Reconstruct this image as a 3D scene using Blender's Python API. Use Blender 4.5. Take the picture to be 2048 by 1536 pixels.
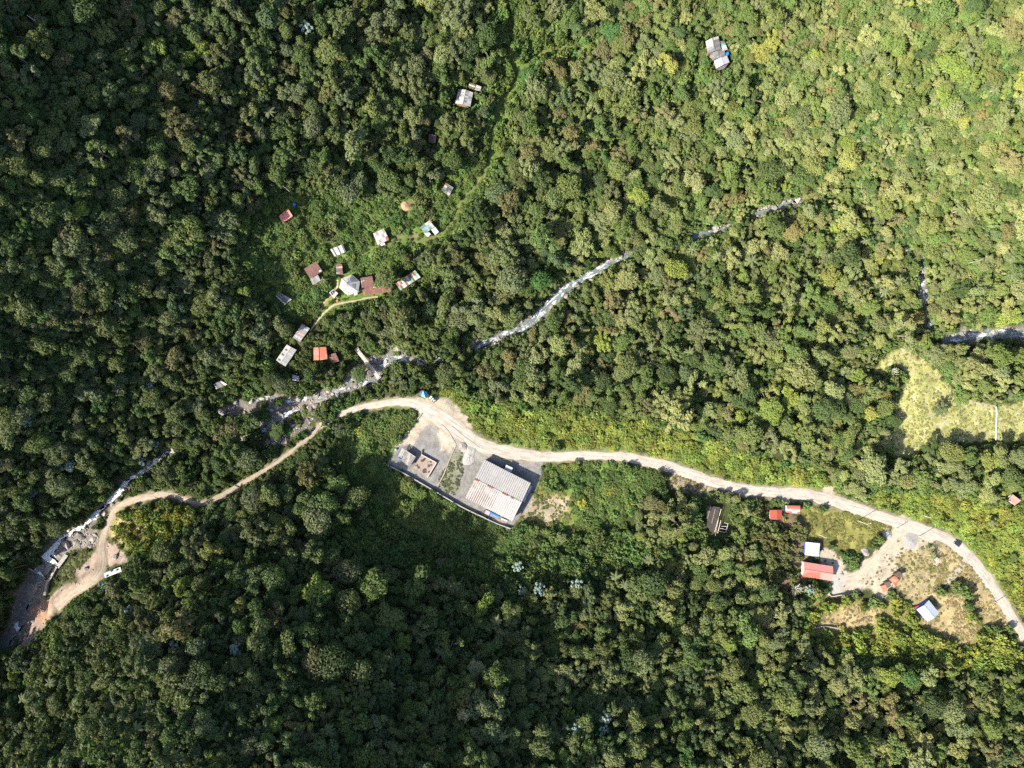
import bpy, math, random
import numpy as np
from mathutils import Vector

# ------------------------------------------------------------------ clear
for o in list(bpy.data.objects):
    bpy.data.objects.remove(o)
scene = bpy.context.scene
COL = scene.collection
rng = np.random.default_rng(7)
random.seed(7)

# ------------------------------------------------------------------ camera, sky, sun, exposure
CZ = 340.0                       # flying height above the river bed
PXM = 0.23906                    # metres per photograph pixel on the z = 0 plane
cam_d = bpy.data.cameras.new('camera')
cam_d.sensor_width = 36.0
cam_d.lens = 36.0 * CZ / (2048 * PXM)
cam_d.clip_start = 1.0
cam_d.clip_end = 6000.0
cam = bpy.data.objects.new('camera', cam_d)
COL.objects.link(cam)
cam.location = (0, 0, CZ)
scene.camera = cam

SUN_EL = 37.0
SUN_H = Vector((-0.85, -0.53, 0)).normalized()          # horizontal direction towards the sun
el = math.radians(SUN_EL)
sun_dir = Vector((SUN_H.x * math.cos(el), SUN_H.y * math.cos(el), math.sin(el)))
w = bpy.data.worlds.new('World')
scene.world = w
w.use_nodes = True
nt = w.node_tree
sky = nt.nodes.new('ShaderNodeTexSky')
sky.sky_type = 'NISHITA'
sky.sun_disc = False
sky.sun_elevation = el
sky.sun_rotation = math.atan2(SUN_H.x, SUN_H.y)
sky.altitude = 1200
sky.dust_density = 4.5
sky.air_density = 0.8
sky.ozone_density = 0.6
bg = nt.nodes['Background']
bg.inputs['Strength'].default_value = 0.115
nt.links.new(sky.outputs[0], bg.inputs['Color'])
sun_d = bpy.data.lights.new('sun', 'SUN')
sun_d.energy = 4.4
sun_d.angle = math.radians(0.53)
sun_d.color = (1.0, 0.925, 0.79)
sun = bpy.data.objects.new('sun', sun_d)
COL.objects.link(sun)
sun.rotation_euler = (-sun_dir).to_track_quat('-Z', 'Y').to_euler()
sun.location = sun_dir * 800
scene.view_settings.view_transform = 'Standard'
scene.view_settings.look = 'None'
scene.view_settings.exposure = 1.62
scene.view_settings.gamma = 1.0
scene.render.engine = 'CYCLES'
scene.cycles.max_bounces = 4
scene.cycles.diffuse_bounces = 3
scene.cycles.glossy_bounces = 2
scene.cycles.transmission_bounces = 3
scene.cycles.use_denoising = False
scene.cycles.sample_clamp_indirect = 4.0

# ------------------------------------------------------------------ numeric helpers
def hash2(ix, iy, seed):
    h = (ix.astype(np.int64) * 374761393 + iy.astype(np.int64) * 668265263 + seed * 1442695041) & 0x7fffffff
    h = ((h ^ (h >> 13)) * 1274126177) & 0x7fffffff
    return ((h ^ (h >> 16)) & 0xffff) / 65535.0

def vnoise(x, y, seed=0):
    x = np.asarray(x, float); y = np.asarray(y, float)
    ix = np.floor(x); iy = np.floor(y)
    fx = x - ix; fy = y - iy
    fx = fx * fx * (3 - 2 * fx); fy = fy * fy * (3 - 2 * fy)
    a = hash2(ix, iy, seed); b = hash2(ix + 1, iy, seed)
    c = hash2(ix, iy + 1, seed); d = hash2(ix + 1, iy + 1, seed)
    return (a * (1 - fx) + b * fx) * (1 - fy) + (c * (1 - fx) + d * fx) * fy

def fbm(x, y, seed=0, octv=4):
    s = 0; a = 0.5; n = 0
    for k in range(octv):
        s = s + a * vnoise(x * 2 ** k, y * 2 ** k, seed + 17 * k); n += a; a *= 0.5
    return s / n

def in_poly(px, py, poly):
    """inside test, worked out only within the outline's bounding box"""
    px = np.asarray(px, float); py = np.asarray(py, float)
    q = np.array([(p[0], p[1]) for p in poly], float)
    box = (px >= q[:, 0].min()) & (px <= q[:, 0].max()) & (py >= q[:, 1].min()) & (py <= q[:, 1].max())
    out = np.zeros(np.shape(px), bool)
    out[box] = _in_poly(px[box], py[box], [tuple(p) for p in q])
    return out

def _in_poly(px, py, poly):
    inside = np.zeros(np.shape(px), bool)
    n = len(poly)
    for i in range(n):
        x0, y0 = poly[i]; x1, y1 = poly[(i + 1) % n]
        if y0 == y1: continue
        c = ((y0 > py) != (y1 > py)) & (px < (x1 - x0) * (py - y0) / (y1 - y0) + x0)
        inside ^= c
    return inside

def seg_dist(px, py, pts):
    """distance to a polyline (x, y, ...), and the interpolated remaining columns at the nearest point"""
    pts = np.asarray(pts, float)
    best = np.full(np.shape(px), 1e9); extra = [np.zeros(np.shape(px)) for _ in range(pts.shape[1] - 2)]
    for a, b in zip(pts[:-1], pts[1:]):
        dx, dy = b[0] - a[0], b[1] - a[1]
        L = dx * dx + dy * dy + 1e-9
        t = np.clip(((px - a[0]) * dx + (py - a[1]) * dy) / L, 0, 1)
        d = np.hypot(px - a[0] - t * dx, py - a[1] - t * dy)
        m = d < best
        best = np.where(m, d, best)
        for k in range(len(extra)):
            extra[k] = np.where(m, a[2 + k] + t * (b[2 + k] - a[2 + k]), extra[k])
    return [best] + extra

def smooth_line(pts, n=6):
    """Catmull-Rom resampling of a polyline"""
    p = np.asarray(pts, float)
    P = np.vstack([2 * p[0] - p[1], p, 2 * p[-1] - p[-2]])
    out = []
    for i in range(1, len(P) - 2):
        for k in range(n):
            t = k / n
            out.append(0.5 * ((2 * P[i]) + (-P[i - 1] + P[i + 1]) * t + (2 * P[i - 1] - 5 * P[i] + 4 * P[i + 1] - P[i + 2]) * t * t
                              + (-P[i - 1] + 3 * P[i] - 3 * P[i + 1] + P[i + 2]) * t ** 3))
    out.append(p[-1])
    return np.array(out)

def sstep(a, b, x):
    t = np.clip((x - a) / (b - a), 0, 1)
    return t * t * (3 - 2 * t)

def Z(ox, oy, s):
    """turns a list of measurements taken in an enlarged crop into photograph pixels"""
    return lambda pts: [(ox + p[0] / s, oy + p[1] / s) + tuple(p[2:]) for p in pts]
zV = Z(520, 360, 5.12)      # village
zW = Z(520, 560, 5.12)      # lower village, bridge
zL = Z(740, 760, 4.6545)    # works yard
zD = Z(0, 860, 3.49)        # weir
zH = Z(1500, 960, 5.12)     # homestead
zF = Z(1650, 640, 5.12)     # pasture
zR = Z(380, 700, 5.12)      # river bed
zG = Z(1300, 800, 5.12)     # road bend

# ------------------------------------------------------------------ terrain heights from chosen spot heights, slopes shaped for sun and shade
SPOT = [
 # works yard and road bench
 (800,900,4),(950,820,4.5),(1080,930,4),(1000,1040,4),(850,980,4),(930,960,4),
 (840,800,5),(1000,900,5),(1200,912,6),(1400,955,7),(1600,985,8),(1750,1030,9),(1900,1080,10),(2048,1260,10),
 (700,818,3),(600,890,2),(450,990,1),(330,990,0),(220,1030,-3),(200,1110,-4),
 # river
 (40,1260,-9),(90,1120,-7),(200,1020,-5.5),(310,920,-4),(480,830,-3),(620,800,-2),(720,740,-1),(880,705,0),(1060,650,1),(1200,540,2),
 (1400,470,4),(1590,400,5.5),(1750,440,6),(1845,540,6.5),(1860,650,7),(1950,670,7.5),(2048,670,8),
 # pasture
 (1840,760,9),(1990,840,10),(1800,900,9),
 # village side
 (600,500,18),(700,570,10),(850,460,13),(760,470,13),(570,710,5),(640,710,4),(500,600,16),(900,560,5),
 # left-edge hill falling to the upper middle, steepened away from the sun to darken
 (60,60,108),(60,300,122),(300,300,72),(100,500,108),(60,800,64),(300,700,25),(500,300,44),(300,80,74),(500,60,50),(800,60,30),(930,190,23),(1100,200,19),(400,520,42),(200,950,8),
 (700,250,30),(20,1000,26),(250,520,74),
 # sun-facing slope on the right
 (1435,110,36),(1700,60,62),(2000,60,86),(1800,280,40),(1100,400,10),(1400,280,19),(2000,420,32),(2000,550,16),(1600,300,26),
 # spur on the lower side
 (300,1150,16),(250,1300,36),(250,1450,52),(430,1300,62),(560,1500,90),(420,1480,74),(600,1150,32),(700,1250,46),(760,1080,11),
 (900,1110,6),(900,1250,24),(900,1450,58),(1100,1300,18),(1100,1500,42),(1200,1150,5),(1350,1500,26),(1450,1200,5),(1650,1350,8),
 (1900,1400,9),(2000,1520,14),(1640,1130,7),(1850,1220,9),(1540,1030,8),(1300,1050,5),(130,1290,12),(60,1400,20),(100,1520,40),
 # beyond the frame
 (-140,1230,14),(-160,1080,40),(-200,800,100),(-250,300,150),(-250,-200,150),(-200,1500,36),(-200,1800,70),
 (400,1900,125),(900,1900,110),(1400,1900,60),(2000,1900,35),(2350,1500,22),(2350,1000,16),(2350,600,26),(2350,100,110),(2300,-300,140),
 (1500,-300,70),(900,-300,50),(300,-300,110),
]
SP = np.array(SPOT, float)
sx = (SP[:, 0] - 1024) * PXM; sy = (768 - SP[:, 1]) * PXM
RC = 14.0
_A = np.sqrt((sx[:, None] - sx) ** 2 + (sy[:, None] - sy) ** 2 + RC * RC)
_n = len(SP)
_M = np.zeros((_n + 3, _n + 3)); _M[:_n, :_n] = _A - np.eye(_n) * 2.5
_M[:_n, _n] = 1; _M[:_n, _n + 1] = sx; _M[:_n, _n + 2] = sy; _M[_n:, :_n] = _M[:_n, _n:].T
_W = np.linalg.solve(_M, np.concatenate([SP[:, 2], [0, 0, 0]]))

def base_height(x, y):
    x = np.asarray(x, float); y = np.asarray(y, float)
    cx = np.clip(x, -310, 310); cy = np.clip(y, -270, 270)
    h = _W[_n] + _W[_n + 1] * cx + _W[_n + 2] * cy
    for i in range(_n):
        h = h + _W[i] * np.sqrt((cx - sx[i]) ** 2 + (cy - sy[i]) ** 2 + RC * RC)
    out = np.hypot(x - cx, y - cy)
    h = h + np.minimum(out, 700) * 0.20 * (0.4 + fbm(x / 260, y / 260, 5))
    return h

def ray(px, py, hfun, extra=0.0, it=6):
    """where the sight line through photograph pixel (px, py) meets the surface hfun + extra"""
    px = np.asarray(px, float); py = np.asarray(py, float)
    z = np.zeros(np.shape(px)) + 5.0
    for _ in range(it):
        k = PXM * (CZ - z) / CZ
        x = (px - 1024) * k; y = (768 - py) * k
        z = hfun(x, y) + extra
    return x, y, z

def project(x, y, z):
    k = PXM * (CZ - z) / CZ
    return 1024 + x / k, 768 - y / k

# ------------------------------------------------------------------ lines of the setting (photograph pixels, width in pixels)
ROAD = [(640,852,9),(665,838,9),(692,826,10),(720,815,11),(751,809,13),(790,804,15),(826,806,20),(858,822,31),(888,840,34),(918,862,32),(950,884,28),(985,898,25),
        (1020,904,25),(1060,911,23),(1100,914,20),(1150,912,18),(1200,911,17),(1250,914,18),(1300,924,20),(1350,938,21),(1400,955,21),
        (1450,971,21),(1500,981,21),(1550,985,22),(1600,988,22),(1650,997,23),(1700,1013,23),(1750,1030,23),(1800,1045,24),(1850,1062,23),
        (1900,1082,21),(1940,1115,21),(1980,1165,21),(2010,1210,21),(2050,1275,21),(2110,1370,21)]
TRACK = [(640,852,9),(615,878,9),(591,895,9),(565,916,9),(536,936,9),(500,957,10),(465,978,11),(435,995,12),(412,1006,13),(392,1007,13),(365,998,14),
         (335,990,16),(300,993,16),(262,1002,14),(236,1014,13),(220,1038,13),(208,1070,15),(203,1098,20),(205,1125,24),(196,1150,22),(172,1170,19),(140,1190,20),(112,1215,24)]
DRIVE = [(1806,1048,26),(1786,1078,18),(1765,1105,14),(1742,1130,14),(1718,1152,17),(1692,1160,24)]
SIDE = [(1944,1108,13),(1926,1128,14),(1908,1150,13),(1892,1170,11)]
PATHS = [
 [(756,594,2.6),(735,596,3),(712,601,3),(690,605,3),(668,611,3),(650,624,3.2),(636,640,3),(627,652,3),(620,662,3)],
 [(676,560,3),(674,575,2.6),(668,585,2.4),(655,598,2.6),(646,608,2.4),(643,622,2)],
 [(1022,30,3),(1020,70,3),(1022,110,3),(1033,150,4),(1020,185,5),(1010,190,4),(985,260,4),(982,300,6),(968,345,5),(945,378,5),(925,398,5)],
 [(925,398,5),(905,440,4),(880,468,5),(840,482,5),(800,483,4),(775,485,3),(745,498,3),(720,512,3)],
 [(1033,150,3),(1070,112,5),(1110,100,6),(1150,92,3)],
 [(1933,797,4),(1960,808,5),(1992,812,5)],
]
RIVER = [(2130,672,20),(2040,668,24),(1980,668,26),(1930,672,26),(1893,676,20),(1862,650,14),(1850,610,16),(1848,570,15),(1842,520,12),(1800,480,9),(1740,440,8),
         (1680,415,8),(1600,400,12),(1550,415,13),(1510,428,11),(1440,458,12),(1395,470,12),(1330,495,11),(1262,511,13),(1222,525,16),(1190,545,17),
         (1160,560,18),(1130,581,20),(1105,603,21),(1080,626,21),(1060,646,20),(1035,660,18),(1000,672,18),(962,690,18),(925,705,16),(880,716,15),
         (840,722,14),(800,716,14),(776,720,14),(758,740,13),(736,764,16),(700,776,18),(665,786,18),(637,800,18),(605,812,16),(575,826,14),(545,845,12),(526,862,12),
         (490,880,11),(440,892,11),(390,898,11),(340,903,12),(308,922,14),(285,938,16),(262,955,14),(240,970,14),(227,988,13),(206,1012,13),(188,1030,13),
         (174,1046,11),(150,1062,11),(126,1074,13),(110,1088,16),(101,1106,18),(98,1124,26),(82,1146,26),(62,1180,20),(44,1225,17),(26,1262,20),(-30,1310,20),(-120,1360,20)]
SIDECH = [(716,738,10),(703,745,9),(699,760,9),(690,775,8),(650,792,6),(610,798,7),(575,803,8),(545,796,9),(512,800,8)]

def to_world(line, hfun, lift=0.0):
    a = smooth_line(line, 5)
    x, y, z = ray(a[:, 0], a[:, 1], hfun, lift)
    zz = np.convolve(np.pad(z, 4, mode='edge'), np.ones(9) / 9, 'valid')
    k = PXM * (CZ - zz) / CZ
    return np.stack([(a[:, 0] - 1024) * k, (768 - a[:, 1]) * k, a[:, 2] * k, zz], 1)
L_road = to_world(ROAD, base_height); L_track = to_world(TRACK, base_height); L_track[:, 2] *= .78; L_drive = to_world(DRIVE, base_height); L_side = to_world(SIDE, base_height)
L_paths = [to_world(p, base_height) for p in PATHS]
for k_, L in enumerate(L_paths): L[:, 2] *= 1.35 if k_ < 2 else 1.0
L_river = to_world(RIVER, base_height); L_sidech = to_world(SIDECH, base_height)
L_river[:, 2] *= .82; L_river[:, 3] -= 0.9
L_river[:, 3] = np.minimum.accumulate(L_river[:, 3])
# the sill of the weir drops the water
L_sidech[:, 3] -= 0.7

LOT = zL([(490,300),(700,420),(860,530),(1010,630),(1100,690),(1290,735),(1610,770),(1560,960),(1490,1180),(1310,1385),(850,1180),(560,1010),(280,850),(150,790),(230,620),(340,500)])
lot_c = ray(np.array([p[0] for p in LOT]), np.array([p[1] for p in LOT]), base_height)
LOT_Z = 4.0
PADS = []          # (x, y, radius, z): levelled ground under buildings

def seg_near(gx, gy, pts, margin):
    """distance to a polyline on a grid of lines gx, gy, worked out only within margin of it"""
    pts = np.asarray(pts, float)
    ny, nx = len(gy), len(gx)
    best = np.full((ny, nx), 1e9); ex = [np.zeros((ny, nx)) for _ in range(pts.shape[1] - 2)]
    for a, b in zip(pts[:-1], pts[1:]):
        i0, i1 = np.searchsorted(gx, [min(a[0], b[0]) - margin, max(a[0], b[0]) + margin])
        j0, j1 = np.searchsorted(gy, [min(a[1], b[1]) - margin, max(a[1], b[1]) + margin])
        if i1 <= i0 or j1 <= j0: continue
        X = gx[None, i0:i1]; Y = gy[j0:j1, None]
        dx, dy = b[0] - a[0], b[1] - a[1]; L = dx * dx + dy * dy + 1e-9
        t = np.clip(((X - a[0]) * dx + (Y - a[1]) * dy) / L, 0, 1)
        d = np.hypot(X - a[0] - t * dx, Y - a[1] - t * dy)
        sub = best[j0:j1, i0:i1]; m = d < sub
        sub[m] = d[m]
        for k in range(len(ex)):
            e = ex[k][j0:j1, i0:i1]; e[m] = (a[2 + k] + t * (b[2 + k] - a[2 + k]))[m]
    return [best] + ex

def interp2(gx, gy, cx, cy, C):
    tmp = np.stack([np.interp(gx, cx, row) for row in C])
    return np.stack([np.interp(gy, cy, col) for col in tmp.T]).T

def ground_heights(gx, gy):
    cx = np.unique(np.concatenate([gx[::4], gx[-1:]])); cy = np.unique(np.concatenate([gy[::4], gy[-1:]]))
    CX, CY = np.meshgrid(cx, cy)
    h = base_height(CX, CY)
    h = h + (fbm(CX / 45, CY / 45, 21, 3) - 0.5) * 12 * sstep(8, 34, h)
    h = interp2(gx, gy, cx, cy, h)
    x, y = np.meshgrid(gx, gy)
    rough = (fbm(x / 9, y / 9, 3, 3) - 0.5) * 2.2
    flat = np.zeros(h.shape)
    def level(m, z):
        nonlocal h, flat
        h = h * (1 - m) + z * m
        flat = np.maximum(flat, m)
    for L, dep in ((L_river, 1.1), (L_sidech, 0.5)):
        d, wd, zr = seg_near(gx, gy, L[:, [0, 1, 2, 3]], 15)
        level(sstep(wd * 0.5 + 7, wd * 0.5 + 0.3, d), zr + 0.35)
        h = h - dep * sstep(wd * 0.5 + 0.6, wd * 0.2, d)
    qx, qy = project(x, y, LOT_Z)
    ins = in_poly(qx, qy, LOT)
    LW = [tuple(wxy(p, LOT_Z)[:2]) for p in LOT]
    dl = seg_near(gx, gy, LW + [LW[0]], 9)[0]
    level(np.where(ins, 1.0, sstep(7, 0.5, dl)), LOT_Z)
    for (cx_, cy_, r, z) in PADS:
        i0, i1 = np.searchsorted(gx, [cx_ - r - 5, cx_ + r + 5]); j0, j1 = np.searchsorted(gy, [cy_ - r - 5, cy_ + r + 5])
        m = sstep(r + 4.5, r + 0.3, np.hypot(gx[None, i0:i1] - cx_, gy[j0:j1, None] - cy_))
        h[j0:j1, i0:i1] = h[j0:j1, i0:i1] * (1 - m) + z * m
        flat[j0:j1, i0:i1] = np.maximum(flat[j0:j1, i0:i1], m)
    for L, mar in ((L_drive, 3), (L_side, 2.5), (L_track, 4), (L_road, 5)):
        d, wd, zr = seg_near(gx, gy, L[:, [0, 1, 2, 3]], 12)
        level(sstep(wd * 0.5 + mar, wd * 0.5 + 0.4, d), zr - 0.12)
    for L in L_paths:
        d, wd, zr = seg_near(gx, gy, L[:, [0, 1, 2, 3]], 4)
        level(sstep(wd * 0.5 + 2.0, wd * 0.5 + 0.1, d), zr)
    return h + rough * (1 - flat)

# ------------------------------------------------------------------ materials
MATS = {}
def nodes_of(name):
    m = bpy.data.materials.new(name); m.use_nodes = True
    t = m.node_tree
    return m, t, t.nodes['Principled BSDF']

def N(t, typ, **kw):
    n = t.nodes.new(typ)
    for k, v in kw.items():
        if k in n.inputs and not hasattr(type(n), k): n.inputs[k].default_value = v
        else: setattr(n, k, v)
    return n

def noise(t, scale, detail=4, coord=None, rough=0.6):
    n = t.nodes.new('ShaderNodeTexNoise')
    n.inputs['Scale'].default_value = scale; n.inputs['Detail'].default_value = detail; n.inputs['Roughness'].default_value = rough
    if coord is not None: t.links.new(coord, n.inputs['Vector'])
    return n

def ramp(t, src, stops):
    r = t.nodes.new('ShaderNodeValToRGB')
    e = r.color_ramp.elements
    while len(e) < len(stops): e.new(0.5)
    for k, (p, c) in enumerate(stops):
        e[k].position = p; e[k].color = (c, c, c, 1) if isinstance(c, (int, float)) else tuple(c) + (1,)
    t.links.new(src, r.inputs[0])
    return r

def mixc(t, fac, a, b, mode='MIX'):
    m = t.nodes.new('ShaderNodeMix'); m.data_type = 'RGBA'; m.blend_type = mode
    for sock, v in ((m.inputs['Factor'], fac), (m.inputs['A'], a), (m.inputs['B'], b)): pass
    fi, ai, bi = m.inputs[0], m.inputs[6], m.inputs[7]
    for s, v in ((fi, fac), (ai, a), (bi, b)):
        if isinstance(v, bpy.types.NodeSocket): t.links.new(v, s)
        elif isinstance(v, (int, float)): s.default_value = v if s is fi else (v, v, v, 1)
        else: s.default_value = tuple(v) + (1,)
    return m.outputs[2]

def bump(t, p, src, strength, dist):
    b = t.nodes.new('ShaderNodeBump'); b.inputs['Strength'].default_value = strength; b.inputs['Distance'].default_value = dist
    t.links.new(src, b.inputs['Height']); t.links.new(b.outputs[0], p.inputs['Normal'])

def simple(name, col, rough=0.8, var=0.25, scale=1.5, metal=0.0, spec=0.3, second=None, thr=(0.52, 0.68), s2=0.6):
    """weathered paint, metal, stone, wood: noise-varied base colour, optional second (rust, dirt) colour in patches"""
    if name in MATS: return MATS[name]
    m, t, p = nodes_of(name)
    g = t.nodes.new('ShaderNodeNewGeometry')
    n1 = noise(t, scale, 5, g.outputs['Position'])
    r1 = ramp(t, n1.outputs[0], [(0.25, 1 - var), (0.75, 1 + var)])
    c = mixc(t, 1.0, col, r1.outputs[0], 'MULTIPLY')
    if second is not None:
        n2 = noise(t, s2, 6, g.outputs['Position'], 0.7)
        r2 = ramp(t, n2.outputs[0], [(thr[0], 0.0), (thr[1], 1.0)])
        c = mixc(t, r2.outputs[0], c, second)
    t.links.new(c, p.inputs['Base Color'])
    p.inputs['Roughness'].default_value = rough; p.inputs['Metallic'].default_value = metal
    p.inputs['Specular IOR Level'].default_value = spec
    n3 = noise(t, scale * 8, 3, g.outputs['Position'])
    bump(t, p, n3.outputs[0], 0.25, 0.05)
    MATS[name] = m
    return m

RUST = (0.20, 0.085, 0.05)
M_zinc = simple('zinc_sheet', (0.265, 0.262, 0.257), 0.5, 0.18, 0.7, 0.0, 0.5, (0.22, 0.20, 0.19), (0.56, 0.75), 0.5)
M_zinc2 = simple('weathered_zinc_sheet', (0.175, 0.175, 0.178), 0.55, 0.25, 0.8, 0.0, 0.4, (0.14, 0.12, 0.11), (0.5, 0.7), 0.7)
M_darkzinc = simple('dark_sheet', (0.055, 0.058, 0.062), 0.6, 0.35, 0.9, 0.0, 0.4)
M_slate = simple('slate_grey_sheet', (0.12, 0.125, 0.13), 0.6, 0.3, 0.8, 0.0, 0.4)
M_white = simple('white_sheet', (0.32, 0.315, 0.305), 0.4, 0.10, 0.4, 0.0, 0.5, (0.22, 0.22, 0.22), (0.58, 0.8), 0.35)
M_whitefresh = simple('white_painted_sheet', (0.37, 0.385, 0.42), 0.35, 0.06, 0.4, 0.0, 0.5)
M_cream = simple('cream_sheet', (0.37, 0.36, 0.29), 0.5, 0.10, 0.5, 0.0, 0.4)
M_rust = simple('rusted_sheet', RUST, 0.85, 0.35, 0.9, 0.0, 0.2, (0.33, 0.24, 0.21), (0.58, 0.8), 0.9)
M_rustred = simple('dark_red_sheet', (0.125, 0.062, 0.052), 0.7, 0.25, 0.6, 0.0, 0.3, (0.075, 0.045, 0.042), (0.5, 0.7), 0.35)
M_pinkrust = simple('pinkish_rust_sheet', (0.36, 0.22, 0.19), 0.75, 0.2, 0.8, 0.0, 0.3)
M_red = simple('red_painted_sheet', (0.40, 0.085, 0.06), 0.5, 0.14, 0.5, 0.0, 0.4, (0.42, 0.15, 0.12), (0.5, 0.7), 0.25)
M_orange = simple('orange_red_sheet', (0.42, 0.135, 0.08), 0.55, 0.14, 0.5, 0.0, 0.35, (0.60, 0.34, 0.24), (0.55, 0.75), 0.3)
M_brick = simple('brick_red_sheet', (0.25, 0.055, 0.035), 0.55, 0.12, 0.6, 0.0, 0.35)
M_faded = simple('faded_red_sheet', (0.46, 0.18, 0.15), 0.6, 0.12, 0.4, 0.0, 0.35)
M_teal = simple('teal_sheet', (0.10, 0.24, 0.22), 0.55, 0.25, 0.7, 0.0, 0.4, (0.30, 0.36, 0.35), (0.55, 0.75), 0.7)
M_paleblue = simple('pale_blue_sheet', (0.35, 0.40, 0.46), 0.45, 0.12, 0.6, 0.0, 0.4)
M_wall = simple('timber_wall', (0.20, 0.15, 0.105), 0.85, 0.3, 2.0)
M_plaster = simple('pale_plaster', (0.40, 0.385, 0.355), 0.85, 0.15, 0.8)
M_concrete = simple('concrete', (0.27, 0.26, 0.245), 0.9, 0.22, 0.7, 0.0, 0.2, (0.17, 0.165, 0.15), (0.55, 0.75), 0.3)
M_paleconc = simple('pale_concrete', (0.27, 0.255, 0.23), 0.85, 0.15, 0.8)
M_wood = simple('weathered_wood', (0.24, 0.19, 0.15), 0.9, 0.35, 3.0)
M_palewood = simple('bleached_wood', (0.50, 0.44, 0.37), 0.9, 0.25, 3.0)
M_bark = simple('bark', (0.16, 0.135, 0.105), 0.9, 0.3, 2.5)
M_palebark = simple('pale_bark', (0.42, 0.39, 0.34), 0.9, 0.25, 2.0)
M_rock = simple('grey_rock', (0.19, 0.178, 0.165), 0.9, 0.4, 0.6, 0.0, 0.25, (0.28, 0.24, 0.205), (0.5, 0.7), 0.35)
M_rock2 = simple('pink_rock', (0.30, 0.255, 0.225), 0.9, 0.35, 0.7)
M_blue = simple('blue_plastic', (0.02, 0.16, 0.55), 0.4, 0.1, 1.0, 0.0, 0.5)
M_tarp = simple('blue_tarpaulin', (0.03, 0.25, 0.62), 0.55, 0.12, 1.0, 0.0, 0.4)
M_tarplight = simple('light_blue_tarpaulin', (0.13, 0.40, 0.68), 0.55, 0.12, 1.0, 0.0, 0.4)
M_navy = simple('navy_tarpaulin', (0.07, 0.075, 0.12), 0.6, 0.2, 1.0)
M_redtarp = simple('red_plastic', (0.50, 0.05, 0.04), 0.5, 0.15, 1.0)
M_yellow = simple('yellow_paint', (0.65, 0.38, 0.03), 0.5, 0.15, 1.0)
M_bluetrim = simple('blue_trim', (0.05, 0.08, 0.36), 0.5, 0.1, 1.0)
M_glass = simple('dark_glass', (0.02, 0.025, 0.03), 0.08, 0.1, 1.0, 0.0, 0.8)
M_tyre = simple('tyre_rubber', (0.02, 0.02, 0.02), 0.9, 0.2, 4.0)
M_rim = simple('wheel_metal', (0.45, 0.45, 0.46), 0.35, 0.1, 4.0, 0.6)
M_carpaint = simple('dark_blue_car_paint', (0.018, 0.022, 0.045), 0.25, 0.1, 1.0, 0.0, 0.6)
M_green = simple('pale_green_car_paint', (0.34, 0.52, 0.42), 0.35, 0.1, 1.0, 0.0, 0.5)
M_lamp = simple('lamp_lens', (0.75, 0.75, 0.72), 0.2, 0.05, 2.0, 0.0, 0.6)
M_solar = simple('solar_cell', (0.012, 0.03, 0.10), 0.2, 0.15, 3.0, 0.0, 0.7)
M_pole = simple('galvanised_pole', (0.5, 0.485, 0.455), 0.6, 0.12, 2.0)
M_thatch = simple('dark_thatch', (0.10, 0.075, 0.055), 0.95, 0.35, 3.0)
M_floor = simple('pinkish_concrete_floor', (0.24, 0.185, 0.155), 0.9, 0.16, 0.8, 0.0, 0.2, (0.045, 0.043, 0.04), (0.60, 0.66), 0.42)
M_soot = simple('dark_floor_stain', (0.05, 0.048, 0.045), 0.9, 0.3, 1.5)
M_gravelheap = simple('pale_gravel', (0.25, 0.243, 0.232), 0.95, 0.14, 3.0)
M_sand = simple('tan_sand', (0.28, 0.235, 0.185), 0.95, 0.18, 2.0)

# ground, coloured by what covers it (soil, gravel, turf) stored per vertex, broken up by noise
def ground_material():
    m, t, p = nodes_of('ground')
    a = t.nodes.new('ShaderNodeAttribute'); a.attribute_name = 'cover'
    g = t.nodes.new('ShaderNodeNewGeometry')
    n1 = noise(t, 0.35, 6, g.outputs['Position'], 0.7)
    n2 = noise(t, 2.2, 4, g.outputs['Position'], 0.75)
    r1 = ramp(t, n1.outputs[0], [(0.28, 0.62), (0.72, 1.3)])
    r2 = ramp(t, n2.outputs[0], [(0.3, 0.72), (0.7, 1.25)])
    c = mixc(t, 1.0, a.outputs['Color'], r1.outputs[0], 'MULTIPLY')
    c = mixc(t, 1.0, c, r2.outputs[0], 'MULTIPLY')
    t.links.new(c, p.inputs['Base Color'])
    p.inputs['Roughness'].default_value = 0.95; p.inputs['Specular IOR Level'].default_value = 0.1
    bump(t, p, n2.outputs[0], 0.5, 0.35)
    return m
M_ground = ground_material()

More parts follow.
